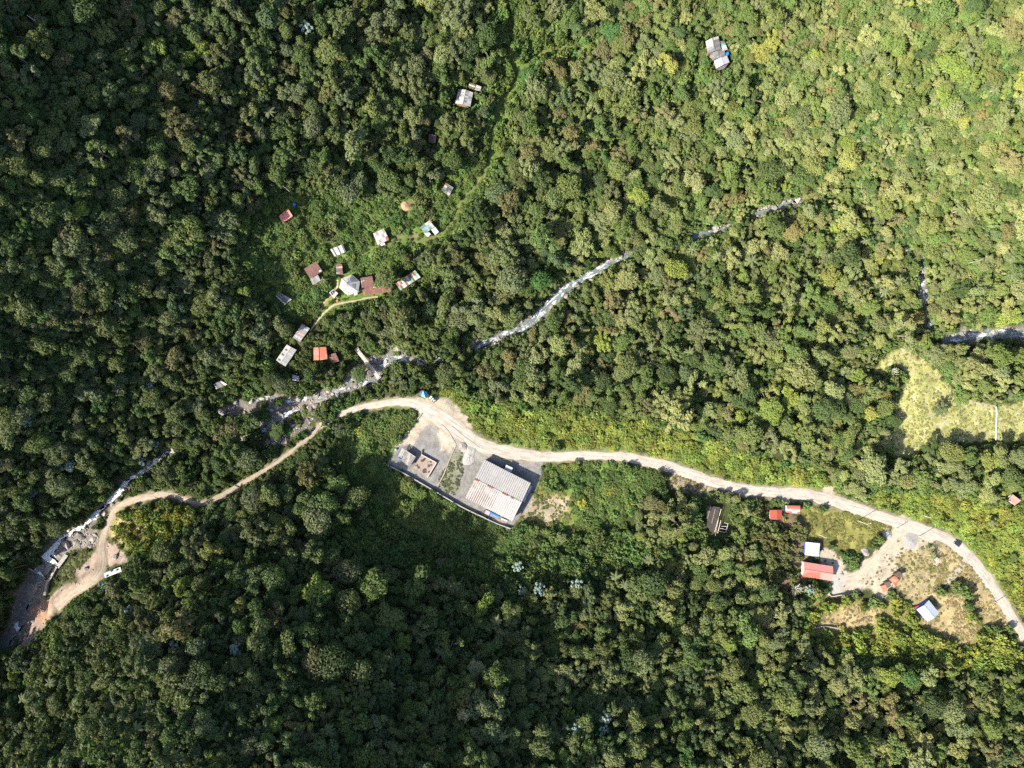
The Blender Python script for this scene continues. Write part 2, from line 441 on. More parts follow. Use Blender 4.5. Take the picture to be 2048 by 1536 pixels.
def road_material(name, col, edge, rut=0.36):
    m, t, p = nodes_of(name)
    uv = t.nodes.new('ShaderNodeUVMap')
    g = t.nodes.new('ShaderNodeNewGeometry')
    mp = t.nodes.new('ShaderNodeMapping'); mp.inputs['Scale'].default_value = (9.0, 0.10, 1)
    t.links.new(uv.outputs[0], mp.inputs[0])
    n1 = noise(t, 1.0, 5, mp.outputs[0])
    n2 = noise(t, 0.5, 6, g.outputs['Position'], 0.7)
    n4 = noise(t, 4.0, 3, g.outputs['Position'], 0.7)
    r1 = ramp(t, n1.outputs[0], [(0.32, 1 - rut), (0.62, 1.08)])
    r2 = ramp(t, n2.outputs[0], [(0.3, 0.78), (0.7, 1.14)])
    r4 = ramp(t, n4.outputs[0], [(0.3, 0.88), (0.7, 1.1)])
    c = mixc(t, 1.0, col, r1.outputs[0], 'MULTIPLY')
    c = mixc(t, 1.0, c, r2.outputs[0], 'MULTIPLY')
    c = mixc(t, 1.0, c, r4.outputs[0], 'MULTIPLY')
    sp = t.nodes.new('ShaderNodeSeparateXYZ'); t.links.new(uv.outputs[0], sp.inputs[0])
    ma = t.nodes.new('ShaderNodeMath'); ma.operation = 'SUBTRACT'; t.links.new(sp.outputs[0], ma.inputs[0]); ma.inputs[1].default_value = 0.5
    mb = t.nodes.new('ShaderNodeMath'); mb.operation = 'ABSOLUTE'; t.links.new(ma.outputs[0], mb.inputs[0])
    mc = t.nodes.new('ShaderNodeMath'); mc.operation = 'ADD'; t.links.new(mb.outputs[0], mc.inputs[0])
    md = t.nodes.new('ShaderNodeMath'); md.operation = 'MULTIPLY'; t.links.new(n2.outputs[0], md.inputs[0]); md.inputs[1].default_value = 0.22
    t.links.new(md.outputs[0], mc.inputs[1])
    re = ramp(t, mc.outputs[0], [(0.50, 0.0), (0.60, 0.85)])
    c = mixc(t, re.outputs[0], c, edge)
    t.links.new(c, p.inputs['Base Color']); p.inputs['Roughness'].default_value = 0.95; p.inputs['Specular IOR Level'].default_value = 0.1
    bump(t, p, n4.outputs[0], 0.4, 0.08)
    return m
M_road = road_material('gravel_road', (0.36, 0.328, 0.283), (0.30, 0.26, 0.19))
M_track = road_material('earth_track', (0.31, 0.262, 0.21), (0.20, 0.17, 0.10))
M_path = road_material('footpath_earth', (0.36, 0.305, 0.225), (0.13, 0.14, 0.05))
M_mudpath = road_material('grassy_trail', (0.135, 0.13, 0.06), (0.085, 0.11, 0.035))
M_sidetrk = road_material('grey_track', (0.30, 0.28, 0.25), (0.20, 0.18, 0.09))

def water_material():
    m, t, p = nodes_of('river_water')
    uv = t.nodes.new('ShaderNodeUVMap'); g = t.nodes.new('ShaderNodeNewGeometry')
    mp = t.nodes.new('ShaderNodeMapping'); mp.inputs['Scale'].default_value = (5.0, 0.22, 1); t.links.new(uv.outputs[0], mp.inputs[0])
    n1 = noise(t, 1.0, 6, mp.outputs[0], 0.7); n1.inputs['Distortion'].default_value = 0.8
    n2 = noise(t, 0.16, 4, g.outputs['Position'])
    mm = t.nodes.new('ShaderNodeMath'); mm.operation = 'ADD'; t.links.new(n1.outputs[0], mm.inputs[0])
    m2 = t.nodes.new('ShaderNodeMath'); m2.operation = 'MULTIPLY'; t.links.new(n2.outputs[0], m2.inputs[0]); m2.inputs[1].default_value = 0.75
    a = t.nodes.new('ShaderNodeAttribute'); a.attribute_name = 'calm'
    m3 = t.nodes.new('ShaderNodeMath'); m3.operation = 'SUBTRACT'; t.links.new(m2.outputs[0], m3.inputs[0]); t.links.new(a.outputs['Fac'], m3.inputs[1])
    t.links.new(m3.outputs[0], mm.inputs[1])
    f = ramp(t, mm.outputs[0], [(0.90, 0.0), (1.10, 1.0)])
    n3 = noise(t, 0.4, 4, g.outputs['Position'])
    deep = mixc(t, n3.outputs[0], (0.055, 0.062, 0.058), (0.16, 0.20, 0.205))
    c = mixc(t, f.outputs[0], deep, (0.60, 0.65, 0.68))
    t.links.new(c, p.inputs['Base Color'])
    rr = ramp(t, f.outputs[0], [(0.0, 0.16), (1.0, 0.85)]); t.links.new(rr.outputs[0], p.inputs['Roughness'])
    n5 = noise(t, 2.5, 4, g.outputs['Position'])
    bump(t, p, n5.outputs[0], 0.5, 0.15)
    return m
M_water = water_material()

def leaf_material(name, translucent=0.20, rough=0.62, spec=0.2):
    m, t, p = nodes_of(name)
    a = t.nodes.new('ShaderNodeAttribute'); a.attribute_type = 'INSTANCER'; a.attribute_name = 'tint'
    v = t.nodes.new('ShaderNodeAttribute'); v.attribute_name = 'leafvar'
    c = mixc(t, 1.0, a.outputs['Color'], v.outputs['Color'], 'MULTIPLY')
    t.links.new(c, p.inputs['Base Color']); p.inputs['Roughness'].default_value = rough; p.inputs['Specular IOR Level'].default_value = spec; p.inputs['Diffuse Roughness'].default_value = 1.0
    tr = t.nodes.new('ShaderNodeBsdfTranslucent')
    c2 = mixc(t, 1.0, c, (1.25, 1.3, 0.5), 'MULTIPLY'); t.links.new(c2, tr.inputs['Color'])
    mx = t.nodes.new('ShaderNodeMixShader'); mx.inputs[0].default_value = translucent
    t.links.new(p.outputs[0], mx.inputs[1]); t.links.new(tr.outputs[0], mx.inputs[2])
    t.links.new(mx.outputs[0], t.nodes['Material Output'].inputs['Surface'])
    return m
M_leaf = leaf_material('leaves')

# ------------------------------------------------------------------ mesh helpers
def mesh_np(name, V, F, mats, mi=None, smooth=False):
    """V (n,3), F list of equal-length index rows (numpy) or list of tuples"""
    me = bpy.data.meshes.new(name)
    V = np.asarray(V, np.float32)
    if isinstance(F, np.ndarray):
        nf, k = F.shape
        me.vertices.add(len(V)); me.vertices.foreach_set('co', V.ravel())
        me.loops.add(nf * k); me.loops.foreach_set('vertex_index', F.ravel().astype(np.int32))
        me.polygons.add(nf); me.polygons.foreach_set('loop_start', np.arange(0, nf * k, k, dtype=np.int32))
        if mi is not None: me.polygons.foreach_set('material_index', np.asarray(mi, np.int32))
        me.update(calc_edges=True)
    else:
        me.from_pydata([tuple(map(float, v)) for v in V], [], F)
        if mi is not None: me.polygons.foreach_set('material_index', np.asarray(mi, np.int32))
        me.update()
    for m in (mats if isinstance(mats, (list, tuple)) else [mats]): me.materials.append(m)
    if smooth:
        me.polygons.foreach_set('use_smooth', np.ones(len(me.polygons), bool))
    return me

def link(name, me, parent=None):
    o = bpy.data.objects.new(name, me)
    COL.objects.link(o)
    if parent is not None: o.parent = parent
    return o

def tag(o, label=None, cat=None, group=None, kind=None):
    if label: o['label'] = label
    if cat: o['category'] = cat
    if group: o['group'] = group
    if kind: o['kind'] = kind
    return o

def thing(name, label, cat, loc=(0, 0, 0), rz=0.0, group=None):
    o = bpy.data.objects.new(name, None); COL.objects.link(o)
    o.location = loc; o.rotation_euler = (0, 0, rz); o.empty_display_size = 0.5
    return tag(o, label, cat, group)

class MB:
    def __init__(s): s.v = []; s.f = []
    def add(s, V, F):
        b = len(s.v); s.v += [tuple(map(float, p)) for p in V]; s.f += [tuple(i + b for i in f) for f in F]; return s
    def box(s, c, d, rz=0.0):
        ca, sa = math.cos(rz), math.sin(rz); V = []
        for z in (-1, 1):
            for x, y in ((-1, -1), (1, -1), (1, 1), (-1, 1)):
                X, Y = x * d[0] / 2, y * d[1] / 2
                V.append((c[0] + X * ca - Y * sa, c[1] + X * sa + Y * ca, c[2] + z * d[2] / 2))
        return s.add(V, [(3, 2, 1, 0), (4, 5, 6, 7), (0, 1, 5, 4), (1, 2, 6, 5), (2, 3, 7, 6), (3, 0, 4, 7)])
    def bar(s, a, b, wd, ht=None):
        a = Vector(a); b = Vector(b); ht = ht or wd
        d = (b - a).normalized(); u = d.cross(Vector((0, 0, 1)))
        u = u.normalized() if u.length > 1e-4 else Vector((1, 0, 0)); n = u.cross(d)
        V = [p + u * (sx_ * wd / 2) + n * (sz_ * ht / 2) for p in (a, b) for sx_, sz_ in ((-1, -1), (1, -1), (1, 1), (-1, 1))]
        return s.add(V, [(0, 1, 2, 3), (7, 6, 5, 4), (0, 4, 5, 1), (1, 5, 6, 2), (2, 6, 7, 3), (3, 7, 4, 0)])
    def tube(s, pts, rad, n=6):
        V = []; F = []
        for i, (p, r) in enumerate(zip(pts, rad)):
            p = Vector(p); d = Vector(pts[min(i + 1, len(pts) - 1)]) - Vector(pts[max(i - 1, 0)]); d.normalize()
            u = d.cross(Vector((0.3, 1, 0.1))).normalized(); w_ = d.cross(u)
            for k in range(n):
                a = 2 * math.pi * k / n; V.append(p + u * (math.cos(a) * r) + w_ * (math.sin(a) * r))
        for i in range(len(pts) - 1):
            for k in range(n):
                F.append((i * n + k, i * n + (k + 1) % n, (i + 1) * n + (k + 1) % n, (i + 1) * n + k))
        F.append(tuple(range(n))[::-1]); F.append(tuple(range((len(pts) - 1) * n, len(pts) * n)))
        return s.add(V, F)
    def cyl(s, c, r, h, n=12, r2=None):
        return s.tube([(c[0], c[1], c[2]), (c[0], c[1], c[2] + h)], [r, r if r2 is None else r2], n)
    def prism(s, poly, z0, z1):
        n = len(poly)
        V = [(x, y, z0) for x, y in poly] + [(x, y, z1) for x, y in poly]
        return s.add(V, [tuple(range(n))[::-1], tuple(range(n, 2 * n))] + [(i, (i + 1) % n, n + (i + 1) % n, n + i) for i in range(n)])
    def build(s, name, mat, parent=None, smooth=False):
        me = mesh_np(name, s.v, s.f, mat, smooth=smooth)
        return link(name, me, parent)

# ------------------------------------------------------------------ ground level under a building (declared before the terrain mesh is made)
def pad_for(pxs, grow=0.6, z=None):
    pxs = np.array([(p[0], p[1]) for p in pxs], float)
    c = pxs.mean(0)
    x, y, zz = ray(c[0], c[1], base_height)
    zz = float(zz) if z is None else z
    k = PXM * (CZ - zz) / CZ
    r = float(np.max(np.hypot(*(pxs - c).T))) * k * 0.9 + grow
    PADS.append((float(x), float(y), r, zz))
    return zz

def wxy(p, z):
    k = PXM * (CZ - z) / CZ
    return Vector(((p[0] - 1024) * k, (768 - p[1]) * k, z))

FOOT = []      # footprints (photograph pixels) where no tree stands
BUILD = []     # deferred builders, run after the terrain exists
def later(fn, *a, **k): BUILD.append((fn, a, k))

def ribbed_sheet(P00, P10, P11, P01, name, mat, parent, ribs=4, amp=0.035, lift=0.0):
    """one corrugated roofing sheet; ribs run from the ridge (v) to the eave"""
    P00, P10, P11, P01 = [Vector(p) for p in (P00, P10, P11, P01)]
    n = (P10 - P00).cross(P01 - P00)
    if n.z < 0: n = -n
    n.normalize()
    m = ribs * 2
    V = []
    for i in range(m + 1):
        u = i / m; o = n * (lift + (amp if i % 2 else 0.0))
        V.append(P00.lerp(P10, u) + o); V.append(P01.lerp(P11, u) + o)
    F = [(2 * i, 2 * i + 2, 2 * i + 3, 2 * i + 1) for i in range(m)]
    b = len(V)                                    # underside
    V += [P00 - n * 0.012, P10 - n * 0.012, P11 - n * 0.012, P01 - n * 0.012]
    F += [(b, b + 3, b + 2, b + 1), (0, 1, b + 3, b), (2 * m, b + 1, b + 2, 2 * m + 1)]
    return link(name, mesh_np(name, V, F, mat), parent)

def roof_house(name, label, cat, quad, he, hr, kind, nu, pal, nv=1, wall=None, group=None, over=0.35, extra=None, ribs=4, z=None, doors=1, cap=None, skylights=(), base_col=None, sheet='roof_sheet'):
    """quad: four roof corners in photograph pixels, c0->c1 along the ridge. kind gable | mono (c0c1 edge at hr, c3c2 edge at he)"""
    z0 = pad_for(quad, z=z)
    FOOT.append(quad)
    later(_roof_house, name, label, cat, quad, he, hr, kind, nu, pal, nv, wall, group, over, extra, ribs, z0, doors, cap, skylights, base_col, sheet)

def _roof_house(name, label, cat, quad, he, hr, kind, nu, pal, nv, wall, group, over, extra, ribs, z0, doors, cap, skylights, base_col, sheet):
    wall = wall or M_wall
    C = [wxy(p, z0 + he) for p in quad]
    cen = sum(C, Vector()) / 4
    t = thing(name, label, cat, (cen.x, cen.y, z0), 0, group)
    org = Vector((cen.x, cen.y, z0))
    L = [c - org for c in C]
    def P(u, v):
        p = L[0].lerp(L[1], u).lerp(L[3].lerp(L[2], u), v).copy()
        if kind == 'gable': p.z = he + (hr - he) * (1 - abs(2 * v - 1))
        else: p.z = hr + (he - hr) * v
        return p
    # walls, following the roof line
    wlen = max((L[1] - L[0]).length, 0.1); dlen = max((L[3] - L[0]).length, 0.1)
    ou, ov = min(0.2, over / wlen), min(0.2, over / dlen)
    ring = [(ou, ov), (1 - ou, ov), (1 - ou, .5), (1 - ou, 1 - ov), (ou, 1 - ov), (ou, .5)]
    V = []
    for u, v in ring:
        p = P(u, v); V.append((p.x, p.y, -1.6)); V.append((p.x, p.y, p.z - 0.10))
    F = [(2 * i, (2 * i + 2) % 12, (2 * i + 3) % 12, 2 * i + 1) for i in range(6)]
    link('wall', mesh_np('wall', V, F, wall), t)
    for k in range(doors):
        a, b = P(ou, 1 - ov), P(1 - ou, 1 - ov)
        d = (b - a); d.z = 0; ang = math.atan2(d.y, d.x); nn = Vector((d.y, -d.x, 0)).normalized()
        if (P(.5, 1) - P(.5, 0)).dot(nn) < 0: nn = -nn
        q = a.lerp(b, 0.3 + 0.4 * k) + nn * 0.03
        dr = MB().box((q.x, q.y, 0.95), (0.85, 0.08, 1.9), ang).build('door', M_wood, t)
        q2 = a.lerp(b, 0.68) + nn * 0.03
        MB().box((q2.x, q2.y, 1.35), (0.8, 0.07, 0.7), ang).build('window', M_glass, t)
    # underlay and ridge cap
    mb = MB()
    vs = [0, .5, 1] if kind == 'gable' else [0, 1]
    for va, vb in zip(vs[:-1], vs[1:]):
        q = [P(0, va), P(1, va), P(1, vb), P(0, vb)]
        mb.add([(p.x, p.y, p.z - 0.06) for p in q] + [(p.x, p.y, p.z - 0.12) for p in q], [(0, 1, 2, 3), (7, 6, 5, 4), (0, 4, 5, 1), (1, 5, 6, 2), (2, 6, 7, 3), (3, 7, 4, 0)])
    roof = mb.build('roof', base_col or M_wood, t)
    rr = random.Random(hash(label) & 0xffff if False else sum(map(ord, label)))
    for si, (va, vb) in enumerate(zip(vs[:-1], vs[1:])):
        for j in range(nv):
            v0 = va + (vb - va) * j / nv; v1 = va + (vb - va) * (j + 1) / nv
            for i in range(nu):
                u0, u1 = i / nu, (i + 1) / nu
                m = pal(si * nv + j, i) if callable(pal) else pal[(i + j * 3 + si * 5) % len(pal)]
                if m is None: continue
                l = rr.uniform(0.0, 0.03)
                e0, e1 = (0.0 if kind == 'gable' and v0 == .5 else 0), 0
                jit = rr.uniform(-0.05, 0.05) / dlen
                ribbed_sheet(P(u0 + .001, v0), P(u1 - .001, v0), P(u1 - .001, v1 + (jit if v1 in (0, 1) else 0)), P(u0 + .001, v1 + (jit if v1 in (0, 1) else 0)), sheet, m, roof, ribs, lift=l)
    if kind == 'gable':
        a, b = P(0, .5), P(1, .5)
        a.z += 0.09; b.z += 0.09
        MB().bar(a, b, 0.42, 0.05).build('ridge_cap', cap or (pal(0, 0) if callable(pal) else pal[0]) or M_zinc, t)
    for (u0, u1, v0, v1, m) in skylights:
        q = [P(u0, v0), P(u1, v0), P(u1, v1), P(u0, v1)]
        mb = MB().add([(p.x, p.y, p.z + 0.11) for p in q] + [(p.x, p.y, p.z) for p in q], [(0, 1, 2, 3), (0, 4, 5, 1), (1, 5, 6, 2), (2, 6, 7, 3), (3, 7, 4, 0)])
        mb.build('skylight', m, roof)
    if extra: extra(t, P, org)

# ================================================================== BUILDINGS (declared; built after the ground)
roof_house('red_hut', 'small hut with one salmon-red sheet roof, alone in upper village scrub', 'hut',
           zV([(340,372),(290,295),(192,372),(232,440)]), 2.4, 3.1, 'mono', 3, [M_faded, M_faded, M_orange, M_faded])
pal_a = [M_zinc, M_white, M_zinc2, M_zinc, M_white, M_pinkrust]
roof_house('patched_house', 'square house with patched grey and white sheet roof above the trail', 'house',
           zV([(1160,550),(1272,500),(1322,612),(1205,665)]), 2.6, 3.3, 'mono', 5,
           lambda s, i: [M_zinc, M_zinc2, M_zinc, M_zinc, M_zinc2, M_zinc, M_white, M_white, M_zinc2, M_zinc, M_zinc, M_zinc2, M_zinc, M_zinc, M_rust][(s * 5 + i) % 15], nv=3)
roof_house('lean_to', 'little pale lean-to below the square patched grey house', 'shed',
           zV([(1228,645),(1270,632),(1285,660),(1240,676)]), 2.1, 2.5, 'mono', 2, [M_white, M_zinc], doors=0)
roof_house('teal_patched_house', 'house with teal, grey and white roof sheets beside the trail bend', 'house',
           zV([(1640,487),(1735,415),(1788,476),(1694,548)]), 2.6, 3.2, 'mono', 4,
           lambda s, i: [M_slate, M_slate, M_white, M_pinkrust, M_teal, M_teal, M_teal, M_white, M_slate, M_teal, M_slate, M_zinc][(s * 4 + i) % 12], nv=3)
roof_house('white_annex', 'pale sheet-roofed annex on the lower side of the teal-patched house', 'annex',
           zV([(1745,500),(1786,470),(1832,530),(1795,566)]), 2.4, 2.7, 'mono', 3, [M_white, M_paleblue, M_white], doors=0)
roof_house('white_porch', 'short white porch roof below the teal-patched house', 'porch',
           zV([(1678,548),(1716,518),(1752,556),(1718,585)]), 2.3, 2.6, 'mono', 2, [M_white, M_white], doors=0)
roof_house('dark_hut', 'small dark grey hut with two white patches near the upper trail', 'hut',
           zV([(1862,112),(1904,30),(1982,76),(1940,160)]), 2.3, 2.9, 'mono', 4,
           lambda s, i: [M_darkzinc, M_slate, M_white, M_rust, M_slate, M_darkzinc, M_darkzinc, M_slate, M_white, M_slate, M_darkzinc, M_slate][(s * 4 + i) % 12], nv=3)
roof_house('striped_shed', 'low shed roofed in alternating light and dark sheets', 'shed',
           zV([(722,712),(850,660),(880,735),(765,782)]), 2.2, 2.6, 'mono', 8, [M_zinc, M_darkzinc, M_white, M_paleblue, M_darkzinc, M_zinc, M_white, M_darkzinc], wall=M_wood)
roof_house('brown_house', 'house with dark red-brown roof above the grey patio slab', 'house',
           zV([(455,912),(580,838),(640,932),(513,1010)]), 2.7, 3.4, 'mono', 6, [M_rustred], nv=2, skylights=[(0.78, 0.96, .82, .97, M_white)])
roof_house('grey_annex', 'weathered grey annex joined to the dark red-brown house', 'annex',
           zV([(515,1008),(592,965),(622,1030),(542,1075)]), 2.4, 2.7, 'mono', 4, [M_zinc2, M_slate, M_zinc2, M_zinc2], wall=M_wood, doors=0)
roof_house('small_brown_shed', 'small brown striped shed just above the hexagonal house', 'shed',
           zV([(778,868),(842,864),(848,962),(782,964)]), 2.2, 2.5, 'mono', 2, lambda s, i: [M_rustred, M_rustred, M_zinc2, M_pinkrust, M_rustred, M_rustred, M_darkzinc, M_rustred, M_zinc2, M_rustred][(s * 2 + i) % 10], nv=5)
roof_house('brown_block', 'square brown sheet-roofed block between hexagonal house and leafy tree', 'house',
           zV([(1032,1005),(1152,985),(1172,1092),(1042,1104)]), 2.8, 3.4, 'mono', 6, [M_rustred], nv=2, skylights=[(0.02, .32, .30, .36, M_zinc), (.02, .06, .36, .55, M_zinc)])
roof_house('long_brown_house', 'long brown sheet-roofed house along the footpath with pale strip', 'house',
           zV([(1043,1106),(1338,1066),(1346,1140),(1060,1184)]), 2.5, 3.0, 'mono', 12, lambda s, i: [M_rustred, M_rust, M_rustred, M_rustred][(i * 7 + s) % 4] if not (s == 0 and i > 10) else M_pinkrust, nv=2,
           skylights=[(0.40, 0.95, .02, .2, M_cream)])
pal_s = [M_rust, M_teal, M_rust, M_white, M_rust, M_teal, M_white, M_rust, M_white, M_teal, M_rust, M_zinc]
roof_house('rainbow_shed', 'long shed striped with rust, teal and white roof sheets', 'shed',
           zV([(1390,1060),(1590,925),(1645,995),(1440,1130)]), 2.4, 3.0, 'mono', 12,
           lambda s, i: [M_rust, M_pinkrust, M_rust, M_white, M_rust, M_teal, M_white, M_rust, M_rust, M_teal, M_rust, M_teal, M_teal, M_rust, M_white, M_paleblue, M_rust, M_white, M_teal, M_teal, M_rust, M_white, M_teal, M_white][(s * 12 + i) % 24], nv=2)
roof_house('solar_hut', 'tiny pale hut carrying dark blue solar panels', 'hut',
           zV([(710,1152),(752,1120),(800,1158),(760,1212)]), 2.3, 2.5, 'mono', 3, [M_cream, M_zinc, M_cream], wall=M_plaster, ribs=3)
roof_house('dark_cabin', 'dark slate-roofed cabin with a whitish end, left of the village', 'hut',
           zV([(165,1190),(190,1142),(325,1222),(252,1278)]), 2.3, 2.8, 'mono', 5, lambda s, i: [M_zinc, M_darkzinc, M_slate, M_darkzinc, M_slate][i] if s == 0 else [M_slate, M_darkzinc, M_darkzinc, M_slate, M_zinc2][i], nv=2)
roof_house('corrugated_house', 'grey corrugated house where the footpath ends', 'house',
           zW([(340,590),(435,450),(510,495),(410,635)]), 2.5, 3.1, 'mono', 8, [M_zinc2, M_zinc, M_zinc2, M_pinkrust, M_zinc2], ribs=5)
roof_house('skylight_house', 'pale grey gabled house with three black skylights', 'house',
           zW([(165,820),(275,660),(375,715),(260,885)]), 2.6, 3.5, 'gable', 7, [M_zinc, M_white, M_zinc, M_zinc], wall=M_plaster,
           skylights=[(.08, .16, .12, .38, M_darkzinc), (.40, .48, .12, .38, M_darkzinc), (.70, .78, .12, .38, M_darkzinc)])
roof_house('orange_house', 'orange-red gabled house close to the footbridge', 'house',
           zW([(612,688),(618,822),(690,808),(676,684)]), 2.6, 3.3, 'mono', 5, [M_orange], wall=M_plaster)
roof_house('orange_wing', 'faded orange wing on the left of the orange-red house', 'annex',
           zW([(550,692),(550,822),(606,820),(602,690)]), 2.3, 2.5, 'mono', 5, [M_orange, M_faded, M_faded, M_orange], wall=M_plaster, doors=0)
roof_house('maroon_shed', 'dark maroon shed right of the orange-red house', 'shed',
           zW([(690,772),(775,745),(812,830),(742,856)]), 2.2, 2.5, 'mono', 6, [M_rustred, M_rust, M_rustred], doors=1)
roof_house('tin_hut', 'very small pale tin hut half hidden by trees above the river', 'hut',
           zW([(330,968),(402,985),(402,1042),(330,1025)]), 2.2, 2.5, 'mono', 3, [M_zinc, M_paleblue, M_zinc])
roof_house('ruined_hut', 'tumbledown dark hut with loose white sheets in the trees', 'hut',
           zR([(245,350),(318,312),(380,352),(268,404)]), 1.9, 2.2, 'mono', 5, [M_darkzinc, M_darkzinc, M_slate, M_darkzinc, M_white], skylights=[(.02, .1, 0, .95, M_white), (.72, .98, .1, .22, M_white)])
roof_house('shaded_hut', 'dark rusty hut roof deep in shade left of the upper trail', 'hut',
           [(858,268),(873,272),(871,287),(857,284)], 2.3, 2.7, 'mono', 3, [M_rustred, M_darkzinc, M_rustred])

# white gabled house at the top and its outbuilding
zT = Z(890, 160, 21.944)
roof_house('grey_gabled_house', 'weathered silver gabled house with blotched sheets by the upper trail', 'house',
           zT([(450,1025),(590,390),(1235,545),(1105,1165)]), 2.8, 3.8, 'gable', 6, lambda s, i: [M_zinc, M_white, M_zinc, M_zinc2][(i * 3 + s * 2) % 4], nv=2,
           skylights=[(.62, .70, .54, .68, M_slate), (.40, .47, .56, .7, M_slate), (.15, .27, .52, .64, M_slate), (.75, .79, .28, .44, M_slate), (.24, .28, .06, .22, M_slate), (.48, .51, .1, .24, M_slate)])
roof_house('mud_outbuilding', 'tan-roofed outbuilding behind the silver gabled house', 'shed',
           zT([(1020,320),(1090,110),(1350,200),(1270,400)]), 2.2, 2.5, 'mono', 3, [M_thatch, M_cream, M_thatch], wall=M_wood)
roof_house('tin_store', 'narrow tin store next to the tan-roofed outbuilding', 'shed',
           zT([(1290,440),(1380,215),(1600,290),(1545,470)]), 2.1, 2.4, 'mono', 4, [M_zinc, M_zinc2, M_cream, M_zinc])

zA = Z(1400, 60, 15.36)
roof_house('hilltop_house', 'long grey and white sheet-roofed house on the upper right slope', 'house',
           zA([(250,720),(170,345),(565,185),(640,590)]), 2.8, 3.4, 'gable', 5, lambda s, i: [M_slate, M_zinc2, M_zinc, M_cream, M_cream][i] if s < 2 else [M_zinc2, M_slate, M_zinc2, M_slate, M_cream][i], nv=2)
roof_house('hilltop_middle_wing', 'dark weathered middle wing of the upper right house', 'annex',
           zA([(395,925),(310,720),(740,590),(790,780)]), 2.6, 3.0, 'gable', 4, [M_slate, M_zinc2, M_zinc2, M_slate], doors=0, nv=3)
roof_house('hilltop_white_wing', 'bright white gabled wing at the lower end of the upper right house', 'annex',
           zA([(500,1180),(430,945),(825,785),(905,995)]), 2.6, 3.3, 'gable', 4, [M_whitefresh], doors=1)
roof_house('hilltop_porch', 'grey lean-to under the white wing of the upper right house', 'porch',
           zA([(490,1275),(510,1190),(880,1020),(760,1170)]), 2.2, 2.4, 'mono', 4, [M_zinc2, M_slate], doors=0)
roof_house('hilltop_blue_shed', 'pale blue and teal shed on the right of the upper right house', 'shed',
           zA([(690,640),(620,350),(745,330),(850,600)]), 2.2, 2.4, 'mono', 4, [M_white, M_paleblue, M_teal, M_slate], doors=0)

# homestead
roof_house('brick_red_house', 'brick-red gabled house beside the grey driveway', 'house',
           zH([(273,305),(274,404),(327,405),(327,305)]), 2.7, 3.2, 'mono', 4, [M_brick], wall=M_plaster)
roof_house('brick_red_wing', 'slightly lower brick-red roof half facing left of that house', 'annex',
           zH([(272,404),(271,306),(203,307),(205,403)]), 2.6, 3.1, 'mono', 4, [M_brick], wall=M_plaster, doors=0)
roof_house('red_white_house', 'red house with pale stripe on its roof just under the road', 'house',
           zH([(372,258),(512,262),(512,345),(375,336)]), 2.6, 3.1, 'mono', 5,
           lambda s, i: [[M_brick] * 5, [M_red] * 5, [M_paleblue, M_paleblue, M_pinkrust, M_white, M_white], [M_red, M_red, M_white, M_white, M_red]][s][i], nv=4, wall=M_plaster)
roof_house('white_cube_house', 'white flat-sheeted house above the long red building', 'house',
           zH([(640,640),(634,778),(705,785),(716,648)]), 2.9, 3.2, 'mono', 4, [M_whitefresh], wall=M_bluetrim, cap=M_whitefresh)
roof_house('white_cube_wing', 'whiter left half of the white flat-sheeted house', 'annex',
           zH([(633,777),(639,639),(570,634),(560,768)]), 2.9, 3.2, 'mono', 4, [M_white, M_whitefresh], wall=M_bluetrim, doors=0)
roof_house('long_red_building', 'long red gabled building on the concrete yard', 'building',
           zH([(552,838),(850,885),(838,1033),(537,985)]), 3.2, 4.3, 'gable', 12,
           lambda s, i: M_faded if (s == 0 or i > 6) else M_red, wall=M_plaster, cap=M_faded)
roof_house('small_red_hut', 'smallest red-roofed hut, lowest in the row of four', 'hut',
           zH([(1335,1085),(1385,1065),(1410,1130),(1370,1155)]), 2.1, 2.5, 'mono', 3, [M_orange])
roof_house('dark_brown_hut', 'dark brown hut squeezed between two red-roofed huts', 'hut',
           zH([(1370,1052),(1425,1035),(1447,1085),(1405,1107)]), 2.3, 2.6, 'mono', 3, [M_thatch], base_col=M_thatch)
roof_house('orange_red_hut', 'orange-red pitched hut with brightest roof of the row', 'hut',
           zH([(1425,1020),(1480,980),(1530,1030),(1490,1090)]), 2.3, 3.2, 'gable', 3, [M_orange, M_orange, M_red])
roof_house('thatched_hut', 'dark thatched hut at the upper end of the red row', 'hut',
           zH([(1470,965),(1530,935),(1572,985),(1512,1016)]), 2.2, 2.9, 'gable', 3, [M_thatch], base_col=M_thatch)
roof_house('blue_white_house', 'white and pale-blue gabled house with blue edges in dry yard', 'house',
           zH([(1705,1325),(1815,1450),(1935,1360),(1830,1230)]), 2.9, 3.9, 'gable', 6, lambda s, i: M_whitefresh if s == 0 else M_paleblue, wall=M_bluetrim, cap=M_paleblue)
zE = Z(1980, 970, 25.6)
roof_house('pink_roof_house', 'faded pink-red roofed house at the right edge above the road', 'house',
           zE([(900,735),(1130,470),(1600,800),(1250,1050)]), 2.5, 3.0, 'mono', 4, [M_pinkrust, M_faded, M_pinkrust], wall=M_plaster)
roof_house('white_awning_shed', 'white awning shed on the left of the pink-red roofed house', 'shed',
           zE([(930,560),(1060,480),(1130,500),(880,720)]), 2.1, 2.4, 'mono', 2, [M_white], doors=0)

